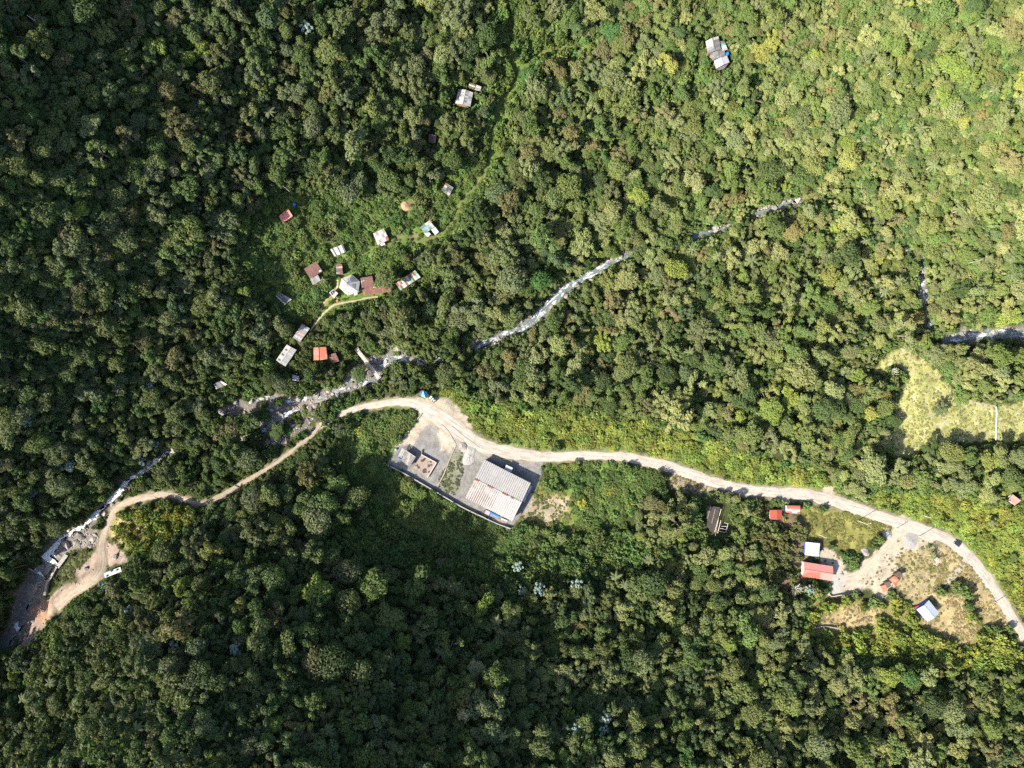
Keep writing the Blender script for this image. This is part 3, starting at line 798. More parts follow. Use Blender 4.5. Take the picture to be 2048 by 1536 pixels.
# ------------------------------------------------------------------ the works hall
def works_hall():
    quad = zL([(885,1098),(1325,1315),(1497,960),(1065,740)])
    FOOT.append(quad)
    def make():
        z0 = LOT_Z
        he, hr = 4.2, 5.2
        C = [wxy(p, z0 + he) for p in quad]
        cen = sum(C, Vector()) / 4; org = Vector((cen.x, cen.y, z0))
        L = [c - org for c in C]
        t = thing('works_hall', 'large hall with ribbed white and rust-streaked metal roof in the yard', 'hall', org)
        vm = 0.5
        def P(u, v):
            p = L[0].lerp(L[1], u).lerp(L[3].lerp(L[2], u), v)
            p.z = he + (hr - he) * (1 - abs(v - vm) / vm)
            return p
        ring = [(.02, .02), (.98, .02), (.98, .5), (.98, .98), (.02, .98), (.02, .5)]
        V = []
        for u, v in ring:
            p = P(u, v); V += [(p.x, p.y, -0.5), (p.x, p.y, p.z - .18)]
        link('wall', mesh_np('wall', V, [(2 * i, (2 * i + 2) % 12, (2 * i + 3) % 12, 2 * i + 1) for i in range(6)], M_paleconc), t)
        mb = MB()
        for va, vb in ((0, .5), (.5, 1)):
            q = [P(0, va), P(1, va), P(1, vb), P(0, vb)]
            mb.add([(p.x, p.y, p.z - .09) for p in q] + [(p.x, p.y, p.z - .2) for p in q], [(0, 1, 2, 3), (7, 6, 5, 4), (0, 4, 5, 1), (1, 5, 6, 2), (2, 6, 7, 3), (3, 7, 4, 0)])
        roof = mb.build('roof', M_rust, t)
        n = 25
        rr = random.Random(4)
        # a broad pan sheet and a raised cover strip in turn, on both slopes
        M_pan_r = simple('rust_streaked_pan', (0.16, 0.115, 0.104), 0.7, 0.25, 0.5, 0, 0.3, (0.29, 0.275, 0.27), (0.46, 0.60), 0.14)
        M_pan_w = simple('pale_roof_pan', (0.255, 0.25, 0.243), 0.5, 0.14, 0.4, 0, 0.4, (0.33, 0.315, 0.30), (0.5, 0.7), 0.1)
        M_strip = simple('pale_roof_strip', (0.31, 0.302, 0.292), 0.45, 0.10, 0.5, 0, 0.4, (.235, .225, .215), (.54, .72), .12)
        for s, (va, vb) in enumerate(((0.0, .497), (.503, 1.0))):
            for i in range(n):
                u0, u1 = i / n, (i + 1) / n
                um = u0 + (u1 - u0) * 0.52
                rusty = s == 0 and i < 15 - (i % 3)
                ribbed_sheet(P(u0 + .0008, va), P(um, va), P(um, vb), P(u0 + .0008, vb), 'roof_sheet', M_pan_r if rusty else M_pan_w, roof, 2, lift=rr.uniform(0, .02), amp=0.03)
                ribbed_sheet(P(um, va), P(u1 - .0008, va), P(u1 - .0008, vb), P(um, vb), 'cover_strip', M_strip, roof, 1, lift=0.10, amp=0.10)
        a, b = P(0, .5), P(1, .5); a.z += .22; b.z += .22
        MB().bar(a, b, .45, .06).build('ridge_cap', M_strip, t)
        for u0, u1 in ((0.0, .09), (.27, .40), (.585, .71), (.77, .83)):
            a, b = P(u0, .5), P(u1, .5); a.z += .27; b.z += .27
            MB().bar(a, b, .62, .1).build('ridge_vent', M_rust, t)
        a, b = P(.3, 0), P(.42, 0)
        ang = math.atan2(b.y - a.y, b.x - a.x)
        MB().box(((a.x + b.x) / 2, (a.y + b.y) / 2, 1.6), (3.0, .5, 3.2), ang).build('gate', M_slate, t)
    later(make)
works_hall()
roof_house('hall_porch', 'flat pale-blue porch roof on the upper side of the large hall', 'porch',
           zL([(1250,832),(1268,788),(1330,818),(1312,862)]), 3.0, 3.15, 'mono', 3, [M_paleblue, M_zinc, M_paleblue], z=LOT_Z, doors=0, wall=M_concrete)
for k, (q, lb) in enumerate([
        ([(1462,1046),(1492,980),(1509,990),(1478,1056)], 'longest white container on the right side of the large hall'),
        ([(1436,1092),(1452,1052),(1470,1060),(1453,1100)], 'middle white container on the right side of the large hall'),
        ([(1420,1128),(1433,1092),(1454,1102),(1441,1136)], 'lowest white container on the right side of the large hall')]):
    def mk(q=zL(q), lb=lb):
        FOOT.append(q)
        def go():
            C = [wxy(p, LOT_Z + 2.2) for p in q]
            cen = sum(C, Vector()) / 4
            t = thing('storage_container', lb, 'container', (cen.x, cen.y, LOT_Z), group='white containers by the hall')
            MB().prism([(c.x - cen.x, c.y - cen.y) for c in C], 0, 2.15).build('body', M_white, t)
            MB().prism([((c.x - cen.x) * 1.03, (c.y - cen.y) * 1.03) for c in C], 2.15, 2.25).build('lid', M_whitefresh, t)
            a, b = C[0] - cen, C[1] - cen
            MB().box(((a.x + b.x) / 2, (a.y + b.y) / 2, 1.0), (.9, .06, 1.8), math.atan2((b - a).y, (b - a).x)).build('door', M_zinc, t)
        later(go)
    mk()

# loose things along the lower side of the hall
def box_thing(name, label, cat, quad, h, mat, z=None, group=None, parts=None):
    quad = list(quad); FOOT.append(quad)
    z0 = LOT_Z if z is None else z
    def go():
        zz = z0 if z0 != 'ground' else float(gz(*ray(np.mean([p[0] for p in quad]), np.mean([p[1] for p in quad]), gz)[:2]))
        C = [wxy(p, zz + h) for p in quad]
        cen = sum(C, Vector()) / len(C)
        t = thing(name, label, cat, (cen.x, cen.y, zz), 0, group)
        poly = [(c.x - cen.x, c.y - cen.y) for c in C]
        MB().prism([(x * .96, y * .96) for x, y in poly], -.2, h - .06).build('body', mat, t)
        MB().prism(poly, h - .06, h).build('lid', mat, t)
        if parts: parts(t, C, cen)
    later(go)
box_thing('blue_skip', 'blue metal bin against the lower wall of the large hall', 'bin', zL([(1120,1228),(1205,1268),(1196,1282),(1112,1242)]), 1.3, M_blue)
box_thing('white_board_stack', 'white boards leaning below the large hall, beside the blue bin', 'boards', zL([(1142,1245),(1202,1274),(1196,1284),(1138,1256)]), .5, M_white)
box_thing('white_sheet_stack', 'second heap of white boards at the lower corner of the large hall', 'boards', zL([(1222,1284),(1282,1308),(1276,1320),(1218,1296)]), .6, M_whitefresh)
box_thing('metal_crate', 'grey metal crate outside the lower corner of the large hall', 'crate', zL([(1080,1208),(1122,1228),(1106,1262),(1064,1242)]), 1.1, M_zinc)
box_thing('dark_crate', 'dark brown crate left of the grey metal crate', 'crate', zL([(1056,1222),(1072,1210),(1064,1240),(1050,1238)]), 1.0, M_thatch)

# ------------------------------------------------------------------ the unfinished slab and the workers' shed in the yard
zS = Z(780, 880, 17.067)
def slab_ruin():
    quad = zS([(1080,490),(1592,768),(1278,1285),(905,1015),(770,965),(905,760)])
    FOOT.append(quad)
    def go():
        C = [wxy(p, LOT_Z + .25) for p in quad]; cen = sum(C, Vector()) / len(C)
        t = thing('unfinished_house', 'roofless concrete floor with two low white walls', 'ruin', (cen.x, cen.y, LOT_Z))
        MB().prism([(c.x - cen.x, c.y - cen.y) for c in C], -.2, .25).build('floor_slab', M_floor, t)
        for a, b, h in ((0, 1, 1.2), (1, 2, 1.2)):
            p, q = C[a] - cen, C[b] - cen
            MB().bar((p.x, p.y, h / 2), (q.x, q.y, h / 2), .3, h).build('wall', M_plaster, t)
        p, q = wxy(zS([(1090,345)])[0], LOT_Z + .9) - cen, C[0] - cen
        MB().bar((p.x, p.y, .45), (q.x, q.y, .45), .3, .9).build('wall', M_zinc2, t)
        rr = random.Random(2)
        for (u, v, r) in ((1110,700,60),(1180,640,45),(1390,740,40),(1330,870,60),(1410,850,30),(1180,1050,85),(1330,1090,35),(980,930,45),(930,870,40)):
            c = wxy(zS([(u, v)])[0], LOT_Z + .27) - cen
            rr_ = r / 17.067 * PXM
            poly = []
            for k in range(9):
                a = 2 * math.pi * k / 9; q_ = rr_ * rr.uniform(.6, 1.25)
                poly.append((c.x + math.cos(a) * q_, c.y + math.sin(a) * q_))
            MB().prism(poly, .25, .30).build('soot_heap', M_soot, t)
    later(go)
slab_ruin()
roof_house('workers_shed', 'brownish grey shed beside the roofless concrete floor', 'shed',
           zS([(545,345),(885,580),(675,920),(385,705)]), 2.3, 2.6, 'mono', 6,
           lambda s, i: [M_slate, M_zinc2, M_pinkrust, M_slate, M_zinc2, M_slate, M_zinc2, M_slate, M_zinc2, M_pinkrust, M_zinc2, M_slate][(s * 6 + i) % 12], nv=2, z=LOT_Z, wall=M_concrete,
           skylights=[(.52, .57, .15, .75, M_cream), (0, .98, 0, .04, M_white)])
for k, (a, b, lb) in enumerate([((430,270),(300,560),'leftmost white metal sheet leaning on the brownish grey shed'), ((462,290),(338,580),'middle white metal sheet leaning on the brownish grey shed'),
                                ((500,320),(372,620),'white metal sheet nearest the brownish grey shed roof')]):
    def mk(a=a, b=b, lb=lb):
        def go():
            p, q = wxy(zS([a])[0], LOT_Z + 2.5), wxy(zS([b])[0], LOT_Z + 2.5)
            t = thing('loose_sheet', lb, 'metal sheet', (p + q) / 2, group='loose sheets on the shed')
            d = q - p; ang = math.atan2(d.y, d.x)
            ribbed_sheet(*[Vector((math.cos(ang) * x - math.sin(ang) * y, math.sin(ang) * x + math.cos(ang) * y, .1)) for x, y in ((-2.1, -.2), (-2.1, .2), (2.1, .2), (2.1, -.2))], 'sheet', M_white, t, 2)
            MB().bar(tuple(Vector((-math.cos(ang) * 1.9, -math.sin(ang) * 1.9, -2.5))), tuple(Vector((-math.cos(ang) * 1.9, -math.sin(ang) * 1.9, .08))), .08).build('post', M_wood, t)
        later(go)
    mk()

def tank(label, px, r, h, mat, z=None, cat='water tank', lidmat=None):
    def go():
        if z is None:
            x, y, zz = ray(px[0], px[1], gz, h)
            zz = zz - h
        else:
            zz = z; q = wxy(px, z + h); x, y = q.x, q.y
        t = thing('water_tank' if h > 1.2 else 'barrel', label, cat, (float(x), float(y), float(zz)))
        MB().tube([(0, 0, -.1), (0, 0, h * .75), (0, 0, h * .93)], [r, r, r * .8], 14).build('body', mat, t, smooth=False)
        MB().cyl((0, 0, h * .93), r * .35, h * .08, 10).build('lid', lidmat or mat, t)
        FOOT.append([(px[0] - 4, px[1] - 4), (px[0] + 4, px[1] - 4), (px[0] + 4, px[1] + 4), (px[0] - 4, px[1] + 4)])
    later(go)
tank('blue water tank beside the salmon-red hut in the scrub', (587.5, 408.6), .75, 1.5, M_blue)
tank('blue barrel at the corner of the brownish grey shed', zS([(312,632)])[0], .55, 1.1, M_blue, LOT_Z, 'barrel')
tank('pale turquoise barrel left of the brownish grey shed', zS([(190,330)])[0], .5, 1.1, M_green, LOT_Z, 'barrel')
tank('small blue drum below the large hall near the boundary wall', zL([(1105,1296)])[0], .45, 1.0, M_blue, LOT_Z, 'barrel')
tank('bright blue tank beside the upper right house', zA([(855,712)])[0], .7, 1.3, M_blue)
tank('orange tub beside the footpath below the tiny solar hut', (674, 601), .6, 1.0, M_orange, None, 'tub')

# ------------------------------------------------------------------ blue tent, tarp, heaps, slabs
def blue_tent():
    zt = Z(820, 770, 25.6)
    quad = zt([(565,555),(680,280),(895,360),(790,670)])
    FOOT.append(quad); FOOT.append(zt([(380,480),(600,270),(680,300),(560,560)]))
    def go():
        c0 = zt([(730, 460)])[0]
        x, y, zz = ray(c0[0], c0[1], gz)
        zz = float(zz)
        C = [wxy(p, zz + 2.1) for p in quad]; cen = sum(C, Vector()) / 4; cen.z = zz
        t = thing('canopy_tent', 'bright blue pyramid canopy tent at the road bend', 'tent', (cen.x, cen.y, zz))
        L = [c - cen for c in C]; top = Vector((0, 0, 3.3))
        for i, m in enumerate((M_tarplight, M_tarp, M_tarp, M_tarplight)):
            a, b = L[i], L[(i + 1) % 4]
            MB().add([a, b, top, a - Vector((0, 0, .25)), b - Vector((0, 0, .25))], [(0, 1, 2), (0, 3, 4, 1)]).build('canopy_panel', m, t)
        for c in L:
            MB().bar((c.x * .97, c.y * .97, -.3), (c.x * .97, c.y * .97, 2.1), .07).build('leg', M_pole, t)
        q2 = [wxy(p, zz + 1.9) for p in zt([(385,490),(600,275),(672,300),(555,560)])]
        c2 = sum(q2, Vector()) / 4
        t2 = thing('awning', 'dark navy awning stretched left of the blue canopy tent', 'awning', (c2.x, c2.y, zz))
        K = [c - Vector((c2.x, c2.y, zz)) for c in q2]
        K[0].z -= .3; K[1].z += .15
        MB().add([k for k in K] + [k - Vector((0, 0, .04)) for k in K], [(0, 1, 2, 3), (7, 6, 5, 4), (0, 4, 5, 1), (1, 5, 6, 2), (2, 6, 7, 3), (3, 7, 4, 0)]).build('cloth', M_navy, t2)
        for k in K: MB().bar((k.x * .95, k.y * .95, -.3), (k.x * .95, k.y * .95, k.z - .03), .06).build('leg', M_wood, t2)
    later(go)
blue_tent()

def flat_poly(name, label, cat, pts, mat, h=.12, group=None, kind=None):
    def go():
        P = np.array(pts, float); c = P.mean(0)
        x, y, z = ray(c[0], c[1], gz)
        xs, ys, zs = ray(P[:, 0], P[:, 1], gz)
        mb = MB(); n = len(P)
        V = [(0, 0, h)] + [(float(a - x), float(b - y), float(d - z) + h * .7) for a, b, d in zip(xs, ys, zs)] + [(float(a - x), float(b - y), float(d - z) - .3) for a, b, d in zip(xs, ys, zs)]
        F = [(0, 1 + i, 1 + (i + 1) % n) for i in range(n)] + [(1 + i, 1 + n + i, 1 + n + (i + 1) % n, 1 + (i + 1) % n) for i in range(n)]
        mb.add(V, F)
        o = mb.build(name, mat); o.location = (float(x), float(y), float(z))
        tag(o, label, cat, group, kind)
    later(go)
def heap(name, label, cat, pts, mat, h, seed=1):
    """irregular heap whose outline is given in photograph pixels"""
    FOOT.append(list(pts))
    def go():
        P = smooth_line(list(pts) + [pts[0]], 4)[:-1]
        c = P.mean(0); x, y, z = [float(v) for v in ray(c[0], c[1], gz)]
        rr = random.Random(seed); V = []; F = []; n = len(P); rings = 6
        for k in range(rings):
            f = 1 - k / rings
            for i in range(n):
                q = c + (P[i] - c) * f
                a, b, d = [float(v) for v in ray(q[0], q[1], gz)]
                zz = d - z - .05 + h * (1 - f ** 1.6) * rr.uniform(.75, 1.15) if k else d - z - .15
                V.append((a - x, b - y, zz))
        V.append((0, 0, h))
        for k in range(rings - 1):
            for i in range(n): F.append((k * n + i, k * n + (i + 1) % n, (k + 1) * n + (i + 1) % n, (k + 1) * n + i))
        for i in range(n): F.append(((rings - 1) * n + i, (rings - 1) * n + (i + 1) % n, len(V) - 1))
        o = link(name, mesh_np(name, V, F, mat)); o.location = (x, y, z); tag(o, label, cat)
    later(go)
heap('gravel_heap', 'pale grey gravel heap spread above the large hall', 'gravel heap', zL([(905,600),(990,625),(992,660),(975,700),(980,745),(940,790),(870,800),(855,760),(870,700),(890,660)]), M_gravelheap, .8)
heap('rubble_heap', 'heap of broken stones left of the pale gravel heap', 'rubble heap', zL([(835,580),(880,568),(912,610),(905,660),(860,670),(822,640)]), M_rock, .9, 3)
heap('sand_heap', 'tan sand heap at the lower corner of the yard', 'sand heap', zL([(1115,1285),(1200,1285),(1280,1318),(1272,1352),(1235,1362),(1150,1320)]), M_sand, .6, 5)
heap('stone_pile', 'pale grey gravel pile where the drive leaves the road', 'gravel heap', zH([(1345,525),(1400,500),(1450,530),(1462,580),(1420,610),(1365,575)]), M_gravelheap, .9, 6)
heap('gravel_spread', 'wide grey gravel spread inside the road bend beside the drive', 'gravel heap', zH([(1560,560),(1640,520),(1730,540),(1735,590),(1720,640),(1700,700),(1640,722),(1590,690),(1565,640)]), simple('grey_gravel', (.21, .205, .20), .95, .2, 1.2), .3, 7)
heap('boulder_heap', 'small heap of grey boulders on the bank left of the drive', 'rubble heap', zH([(1130,705),(1190,690),(1232,740),(1225,775),(1180,780),(1140,740)]), M_rock, 1.2, 9)
heap('driftwood_heap', 'heap of pale cut branches on the scrub clearing', 'brush heap', zV([(1440,240),(1490,215),(1530,250),(1540,300),(1490,320),(1450,290)]), simple('cut_brush', (.30, .19, .12), .95, .3, 3), .8, 11)
flat_poly('patio_slab', 'dark grey patio slab below the red-brown house', 'patio', zV([(645,1085),(700,1090),(725,1135),(705,1175),(668,1150)]), M_slate)
flat_poly('gravel_apron', 'pale gravel apron between the road and the brick-red house', 'apron', zG([(1290,985),(1430,975),(1425,1020),(1390,1062),(1320,1060)]), M_gravelheap, .06)
flat_poly('drive_slab', 'grey concrete driveway between the two red houses', 'driveway', zG([(1325,1066),(1388,1066),(1396,1150),(1352,1195),(1345,1120)]), M_concrete, .06)
flat_poly('concrete_yard', 'pale worn concrete yard right of the long red building', 'yard', zH([(850,830),(940,830),(975,880),(1000,960),(990,1050),(960,1110),(930,1170),(850,1192),(800,1180),(800,1060),(838,1040),(852,885)]), M_paleconc, .06)

def red_tarp():
    q = zH([(1660,1328),(1690,1300),(1745,1275),(1755,1290),(1700,1322),(1668,1340)])
    def go():
        c = np.mean(q, 0); x, y, z = [float(v) for v in ray(c[0], c[1], gz, 1.0)]
        V = []; 
        for k, p in enumerate(q):
            w_ = wxy(p, z + (.2 if k % 2 else 0)); V.append((w_.x - x, w_.y - y, w_.z - z))
        mb = MB().add(V + [(a, b, d - .05) for a, b, d in V], [tuple(range(6)), tuple(range(11, 5, -1))] + [(i, (i + 1) % 6, 6 + (i + 1) % 6, 6 + i) for i in range(6)])
        t = thing('red_awning', 'red plastic awning left of the white and pale-blue house', 'awning', (x, y, z))
        mb.build('cloth', M_redtarp, t)
        for k in (0, 2, 3, 5): MB().bar((V[k][0], V[k][1], -1.4), (V[k][0], V[k][1], V[k][2] - .02), .06).build('leg', M_wood, t)
    later(go)
red_tarp()

# ------------------------------------------------------------------ walls of the yard
def wall_run(label, pts, h, thick, mat, cat='wall', name='boundary_wall'):
    def go():
        a = smooth_line(pts, 4) if len(pts) > 2 else np.array([np.array(pts[0]) + (np.array(pts[1]) - np.array(pts[0])) * k / 4 for k in range(5)])
        xs, ys, zs = ray(a[:, 0], a[:, 1], gz, h)
        zs = zs - h
        x, y, z = float(xs[0]), float(ys[0]), float(zs[0])
        t = thing(name, label, cat, (x, y, z))
        mb = MB(); cp = MB()
        for i in range(len(a) - 1):
            p = Vector((xs[i] - x, ys[i] - y, zs[i] - z)); q = Vector((xs[i + 1] - x, ys[i + 1] - y, zs[i + 1] - z))
            mb.bar((p.x, p.y, p.z + h / 2 - .3), (q.x, q.y, q.z + h / 2 - .3), thick, h + .6)
            cp.bar((p.x, p.y, p.z + h + .05), (q.x, q.y, q.z + h + .05), thick * 1.35, .09)
        mb.build('wall', mat, t); cp.build('coping', mat, t)
    later(go)
wall_run('long low concrete wall along the lower left edge of the yard', zL([(150,790),(280,850),(560,1010),(850,1180),(1080,1290)]), 1.3, .35, M_concrete)
wall_run('short concrete wall closing the lower corner of the yard', zL([(1080,1292),(1200,1345),(1310,1385)]), 1.3, .3, M_concrete)
wall_run('low kerb wall along the upper left side of the yard', zL([(230,620),(340,500),(480,312)]), .6, .3, M_concrete)
wall_run('thin kerb wall between yard and road, curving beside the drain', zL([(660,410),(720,470),(800,600)]), .15, .35, M_paleconc)
wall_run('kerb along the road above the large hall', zL([(760,430),(880,530),(1020,632)]), .15, .35, M_paleconc)
wall_run('low inner wall dividing the two halves of the yard', zL([(800,605),(740,740),(690,870),(635,980)]), .2, .3, M_sand)
wall_run('low retaining wall under the concrete yard', zH([(800,1120),(830,1190),(930,1180),(1130,1162)]), 1.0, .3, M_paleconc)
wall_run('retaining wall edge of the dry terrace below the long red building', zH([(620,1530),(760,1500),(960,1530)]), .8, .3, M_concrete)

# ------------------------------------------------------------------ weir, training walls, walkway
zK = Z(20, 1080, 8.5333)
wall_run('pale concrete training wall running down beside the weir pool', zK([(792,455),(740,545),(690,640),(640,710),(610,820),(588,940)]), 1.6, .75, M_paleconc, 'wall', 'training_wall')
wall_run('long concrete sill of the weir across the stream', zK([(318,488),(450,560),(600,650)]), .9, .5, M_concrete, 'weir', 'weir_sill')
wall_run('upper concrete sill where the stream drops into the pool', zK([(560,330),(680,378),(800,425)]), .9, .6, M_concrete, 'weir', 'weir_sill')
wall_run('short pale wing wall at the foot of the weir', zK([(585,688),(625,700),(690,640)]), 1.2, .45, M_paleconc, 'wall', 'training_wall')
FOOT.append(zK([(770,430),(830,460),(700,690),(620,960),(560,950),(600,740)])); FOOT.append(zK([(300,430),(620,600),(640,680),(560,660),(300,520)])); FOOT.append(zK([(520,250),(700,40),(800,40),(840,400),(800,450),(540,350)]))
box_thing('intake_slab', 'long grey concrete intake slab above the weir', 'slab', zK([(930,238),(990,268),(832,485),(780,450)]), 1.2, M_concrete, 'ground')
def cabin_parts(t, C, cen):
    d = C[1] - C[0]; ang = math.atan2(d.y, d.x)
    for k in (0.25, .55, .8):
        p = C[3].lerp(C[2], k) - cen
        MB().box((p.x, p.y, 1.0), (.7, .1, .8), ang).build('window', M_glass, t)
box_thing('site_cabin', 'long white flat-roofed cabin beside the track end', 'cabin', zK([(1600,572),(1880,460),(1905,535),(1620,648)]), 2.4, M_white, 'ground', None, cabin_parts)
for lb, p in (('blue barrel on the end of the long white cabin', (1635, 622)), ('blue barrel in the middle of the long white cabin roof', (1712, 540)), ('blue barrel towards the far end of the long white cabin roof', (1806, 520))):
    def mk(lb=lb, p=p):
        def go():
            c = zK([(1750, 555)])[0]
            zz = float(ray(c[0], c[1], gz)[2]) + 2.4
            q = wxy(zK([p])[0], zz + .7)
            t = thing('barrel', lb, 'barrel', (q.x, q.y, zz), group='blue barrels on the cabin')
            MB().cyl((0, 0, 0), .42, .62, 12).build('body', M_blue, t); MB().cyl((0, 0, .62), .3, .06, 10).build('lid', M_blue, t)
        later(go)
    mk()

# ------------------------------------------------------------------ footbridge
def footbridge():
    a, b = zW([(990,708)])[0], zW([(1215,1000)])[0]
    FOOT.append(zW([(960,700),(1020,690),(1250,1000),(1200,1030)]))
    def go():
        za = float(ray(a[0], a[1], gz)[2]); zb = float(ray(b[0], b[1], gz)[2])
        z = max(za, zb, float(L_river[:, 3].mean()) * 0 + 1.2) + 1.2
        A, B = wxy(a, z), wxy(b, z)
        mid = (A + B) / 2
        t = thing('footbridge', 'narrow plank footbridge crossing the rocky river', 'bridge', (mid.x, mid.y, z))
        d = (B - A); Ln = d.length; d.normalize(); u = Vector((-d.y, d.x, 0)); ang = math.atan2(d.y, d.x)
        n = 36
        base = MB().box((0, 0, 0), (Ln / n * .9, 1.55, .07), 0).build('plank', M_palewood, t)
        me = base.data
        rr = random.Random(3)
        for k in range(n):
            o = base if k == 0 else link('plank', me, t)
            p = d * (-Ln / 2 + Ln * (k + .5) / n)
            o.location = (p.x, p.y, .05 - .35 * (1 - (2 * (k + .5) / n - 1) ** 2) + rr.uniform(-.015, .015)); o.rotation_euler = (0, 0, ang + rr.uniform(-.02, .02))
        for s in (-1, 1):
            mb = MB(); pts = []
            for k in range(9):
                f = k / 8; p = d * (-Ln / 2 + Ln * f) + u * (.82 * s)
                sag = -.35 * (1 - (2 * f - 1) ** 2)
                pts.append(Vector((p.x, p.y, sag)))
            for p, q in zip(pts[:-1], pts[1:]): mb.bar(p - Vector((0, 0, .15)), q - Vector((0, 0, .15)), .14, .24)
            mb.build('beam', M_wood, t)
            rl = MB()
            for p, q in zip(pts[:-1], pts[1:]): rl.bar(p + Vector((0, 0, .95)), q + Vector((0, 0, .95)), .07, .07)
            rail = rl.build('handrail', M_wood, t)
            for p in pts: MB().bar(p - Vector((0, 0, .1)), p + Vector((0, 0, .93)), .07).build('post', M_wood, rail)
        for s in (-1, 1):
            p = d * (s * Ln / 2); MB().box((p.x, p.y, -1.6), (1.2, 2.2, 3.0), ang).build('abutment', M_concrete, t)
    later(go)
footbridge()

# ------------------------------------------------------------------ vehicles
def vehicle(label, name, a, b, paint, pickup=False, bedmat=None, width=1.75):
    """a: front, b: rear end in photograph pixels"""
    FOOT.append([(a[0] - 6, a[1] - 6), (b[0] + 6, a[1] - 6), (b[0] + 6, b[1] + 6), (a[0] - 6, b[1] + 6)])
    def go():
        A = Vector(ray(a[0], a[1], gz)); B = Vector(ray(b[0], b[1], gz)); m = (A + B) / 2
        Ln = (Vector((A.x, A.y)) - Vector((B.x, B.y))).length; d = A - B
        t = thing(name, label, 'pickup truck' if pickup else 'car', (m.x, m.y, m.z + .02), math.atan2(d.y, d.x))
        h = Ln / 2; w_ = width / 2
        def loft(secs):
            V = []; F = []
            for x, wd, z0, z1 in secs: V += [(x, -wd, z0), (x, wd, z0), (x, wd * .96, z1), (x, -wd * .96, z1)]
            for i in range(len(secs) - 1):
                for k in range(4): F.append((4 * i + k, 4 * i + (k + 1) % 4, 4 * i + 4 + (k + 1) % 4, 4 * i + 4 + k))
            F += [(3, 2, 1, 0), tuple(range(len(V) - 4, len(V)))]
            return MB().add(V, F)
        if not pickup:
            body = loft([(-h, w_ * .82, .42, .80), (-h + .12, w_ * .97, .28, .93), (-h + .7, w_, .25, .97), (h * .28, w_, .25, .96), (h - .5, w_ * .98, .25, .84), (h - .08, w_ * .88, .32, .70), (h, w_ * .72, .4, .62)]).build('body', paint, t)
            loft([(-h + .25, w_ * .78, .93, .95), (-h + .75, w_ * .74, .93, 1.38), (h * .02, w_ * .74, .93, 1.42), (h * .42, w_ * .80, .9, .94)]).build('cabin_glass', M_glass, t)
            loft([(-h + .72, w_ * .73, 1.37, 1.41), (-h * .2, w_ * .75, 1.41, 1.46), (h * .04, w_ * .72, 1.40, 1.44)]).build('roof_panel', paint, t)
        else:
            loft([(-h * .10, w_, .35, 1.05), (h * .45, w_, .35, 1.08), (h - .1, w_ * .93, .38, .98), (h, w_ * .85, .45, .88)]).build('body', paint, t)
            loft([(-h * .10, w_ * .86, 1.05, 1.62), (h * .18, w_ * .86, 1.05, 1.66), (h * .48, w_ * .9, 1.05, 1.1)]).build('cabin_glass', M_glass, t)
            loft([(-h * .12, w_ * .86, 1.62, 1.69), (h * .20, w_ * .84, 1.64, 1.71)]).build('roof_panel', paint, t)
            bed = MB().box((-h * .56, 0, .62), (h * .86, w_ * 1.9, .2)).build('cargo_bed', bedmat, t)
            for y in (-1, 1): MB().box((-h * .56, y * w_ * .95, .95), (h * .86, .07, .5)).build('side_board', bedmat, bed)
            MB().box((-h * .985, 0, .95), (.07, w_ * 1.9, .5)).build('tailgate', bedmat, bed)
            MB().box((-h * .5, .1, .86), (h * .5, w_ * 1.1, .3)).build('load', M_white, bed)
        for x in (-h * .6, h * .62):
            for y in (-1, 1):
                wh = MB().tube([(x, y * w_ * .8, .32), (x, y * w_ * 1.0, .32)], [.32, .32], 12).build('wheel', M_tyre, t)
                MB().tube([(x, y * w_ * 1.0, .32), (x, y * (w_ * 1.0 + .02), .32)], [.19, .17], 10).build('rim', M_rim, wh)
        for y in (-1, 1):
            MB().box((h - .08, y * w_ * .6, .68), (.14, .3, .12)).build('headlight', M_lamp, t)
            MB().box((-h + .03, y * w_ * .65, .75), (.08, .26, .12)).build('tail_light', M_redtarp, t)
    later(go)
zC = Z(1880, 1060, 30.72)
vehicle('dark blue car driving on the white road bend', 'car', zC([(850,680)])[0], zC([(1170,950)])[0], M_carpaint, width=1.8)
zt_ = Z(820, 770, 25.6)
vehicle('old pale green pickup truck beside the blue canopy tent', 'pickup_truck', zt_([(1030,610)])[0], zt_([(1300,850)])[0], M_green, True, M_pinkrust, 1.7)

# ------------------------------------------------------------------ poles
def utility_pole(label, base, h=8.5, arm=(1.6, .5), lamp=True):
    def go():
        x, y, z = [float(v) for v in ray(base[0], base[1], gz)]
        t = thing('utility_pole', label, 'utility pole', (x, y, z), group='roadside poles')
        MB().tube([(0, 0, -.6), (0, 0, h)], [.17, .11], 8).build('pole', M_pole, t)
        MB().bar((-.7, .2, h - .5), (.7, -.2, h - .5), .1).build('crossarm', M_pole, t)
        if lamp:
            ar = MB().bar((0, 0, h - .2), (arm[0], arm[1], h + .1), .07).build('lamp_arm', M_pole, t)
            MB().box((arm[0], arm[1], h + .08), (.5, .22, .12)).build('lamp_head', M_lamp, ar)
        if t.get('x'): pass
    later(go)
zP = Z(1700, 1000, 5.12)
utility_pole('white lamp pole standing in olive grass under the road', zP([(82,212)])[0])
utility_pole('thin pole at the mouth of the drive', zP([(472,292)])[0], 5.0, lamp=False)
utility_pole('pole by the grey gravel spread inside the bend', zP([(706,372)])[0], 7.5)
utility_pole('pale pole on the scrub bank above the road', zP([(748,158)])[0], 6.0, lamp=False)
utility_pole('pale pole in dry grass beside the lower straight of the road', zP([(1480,1045)])[0], 7.5, lamp=False)
utility_pole('thin pole in grass above the white flat-sheeted house', (1640, 1070), 6.0, lamp=False)

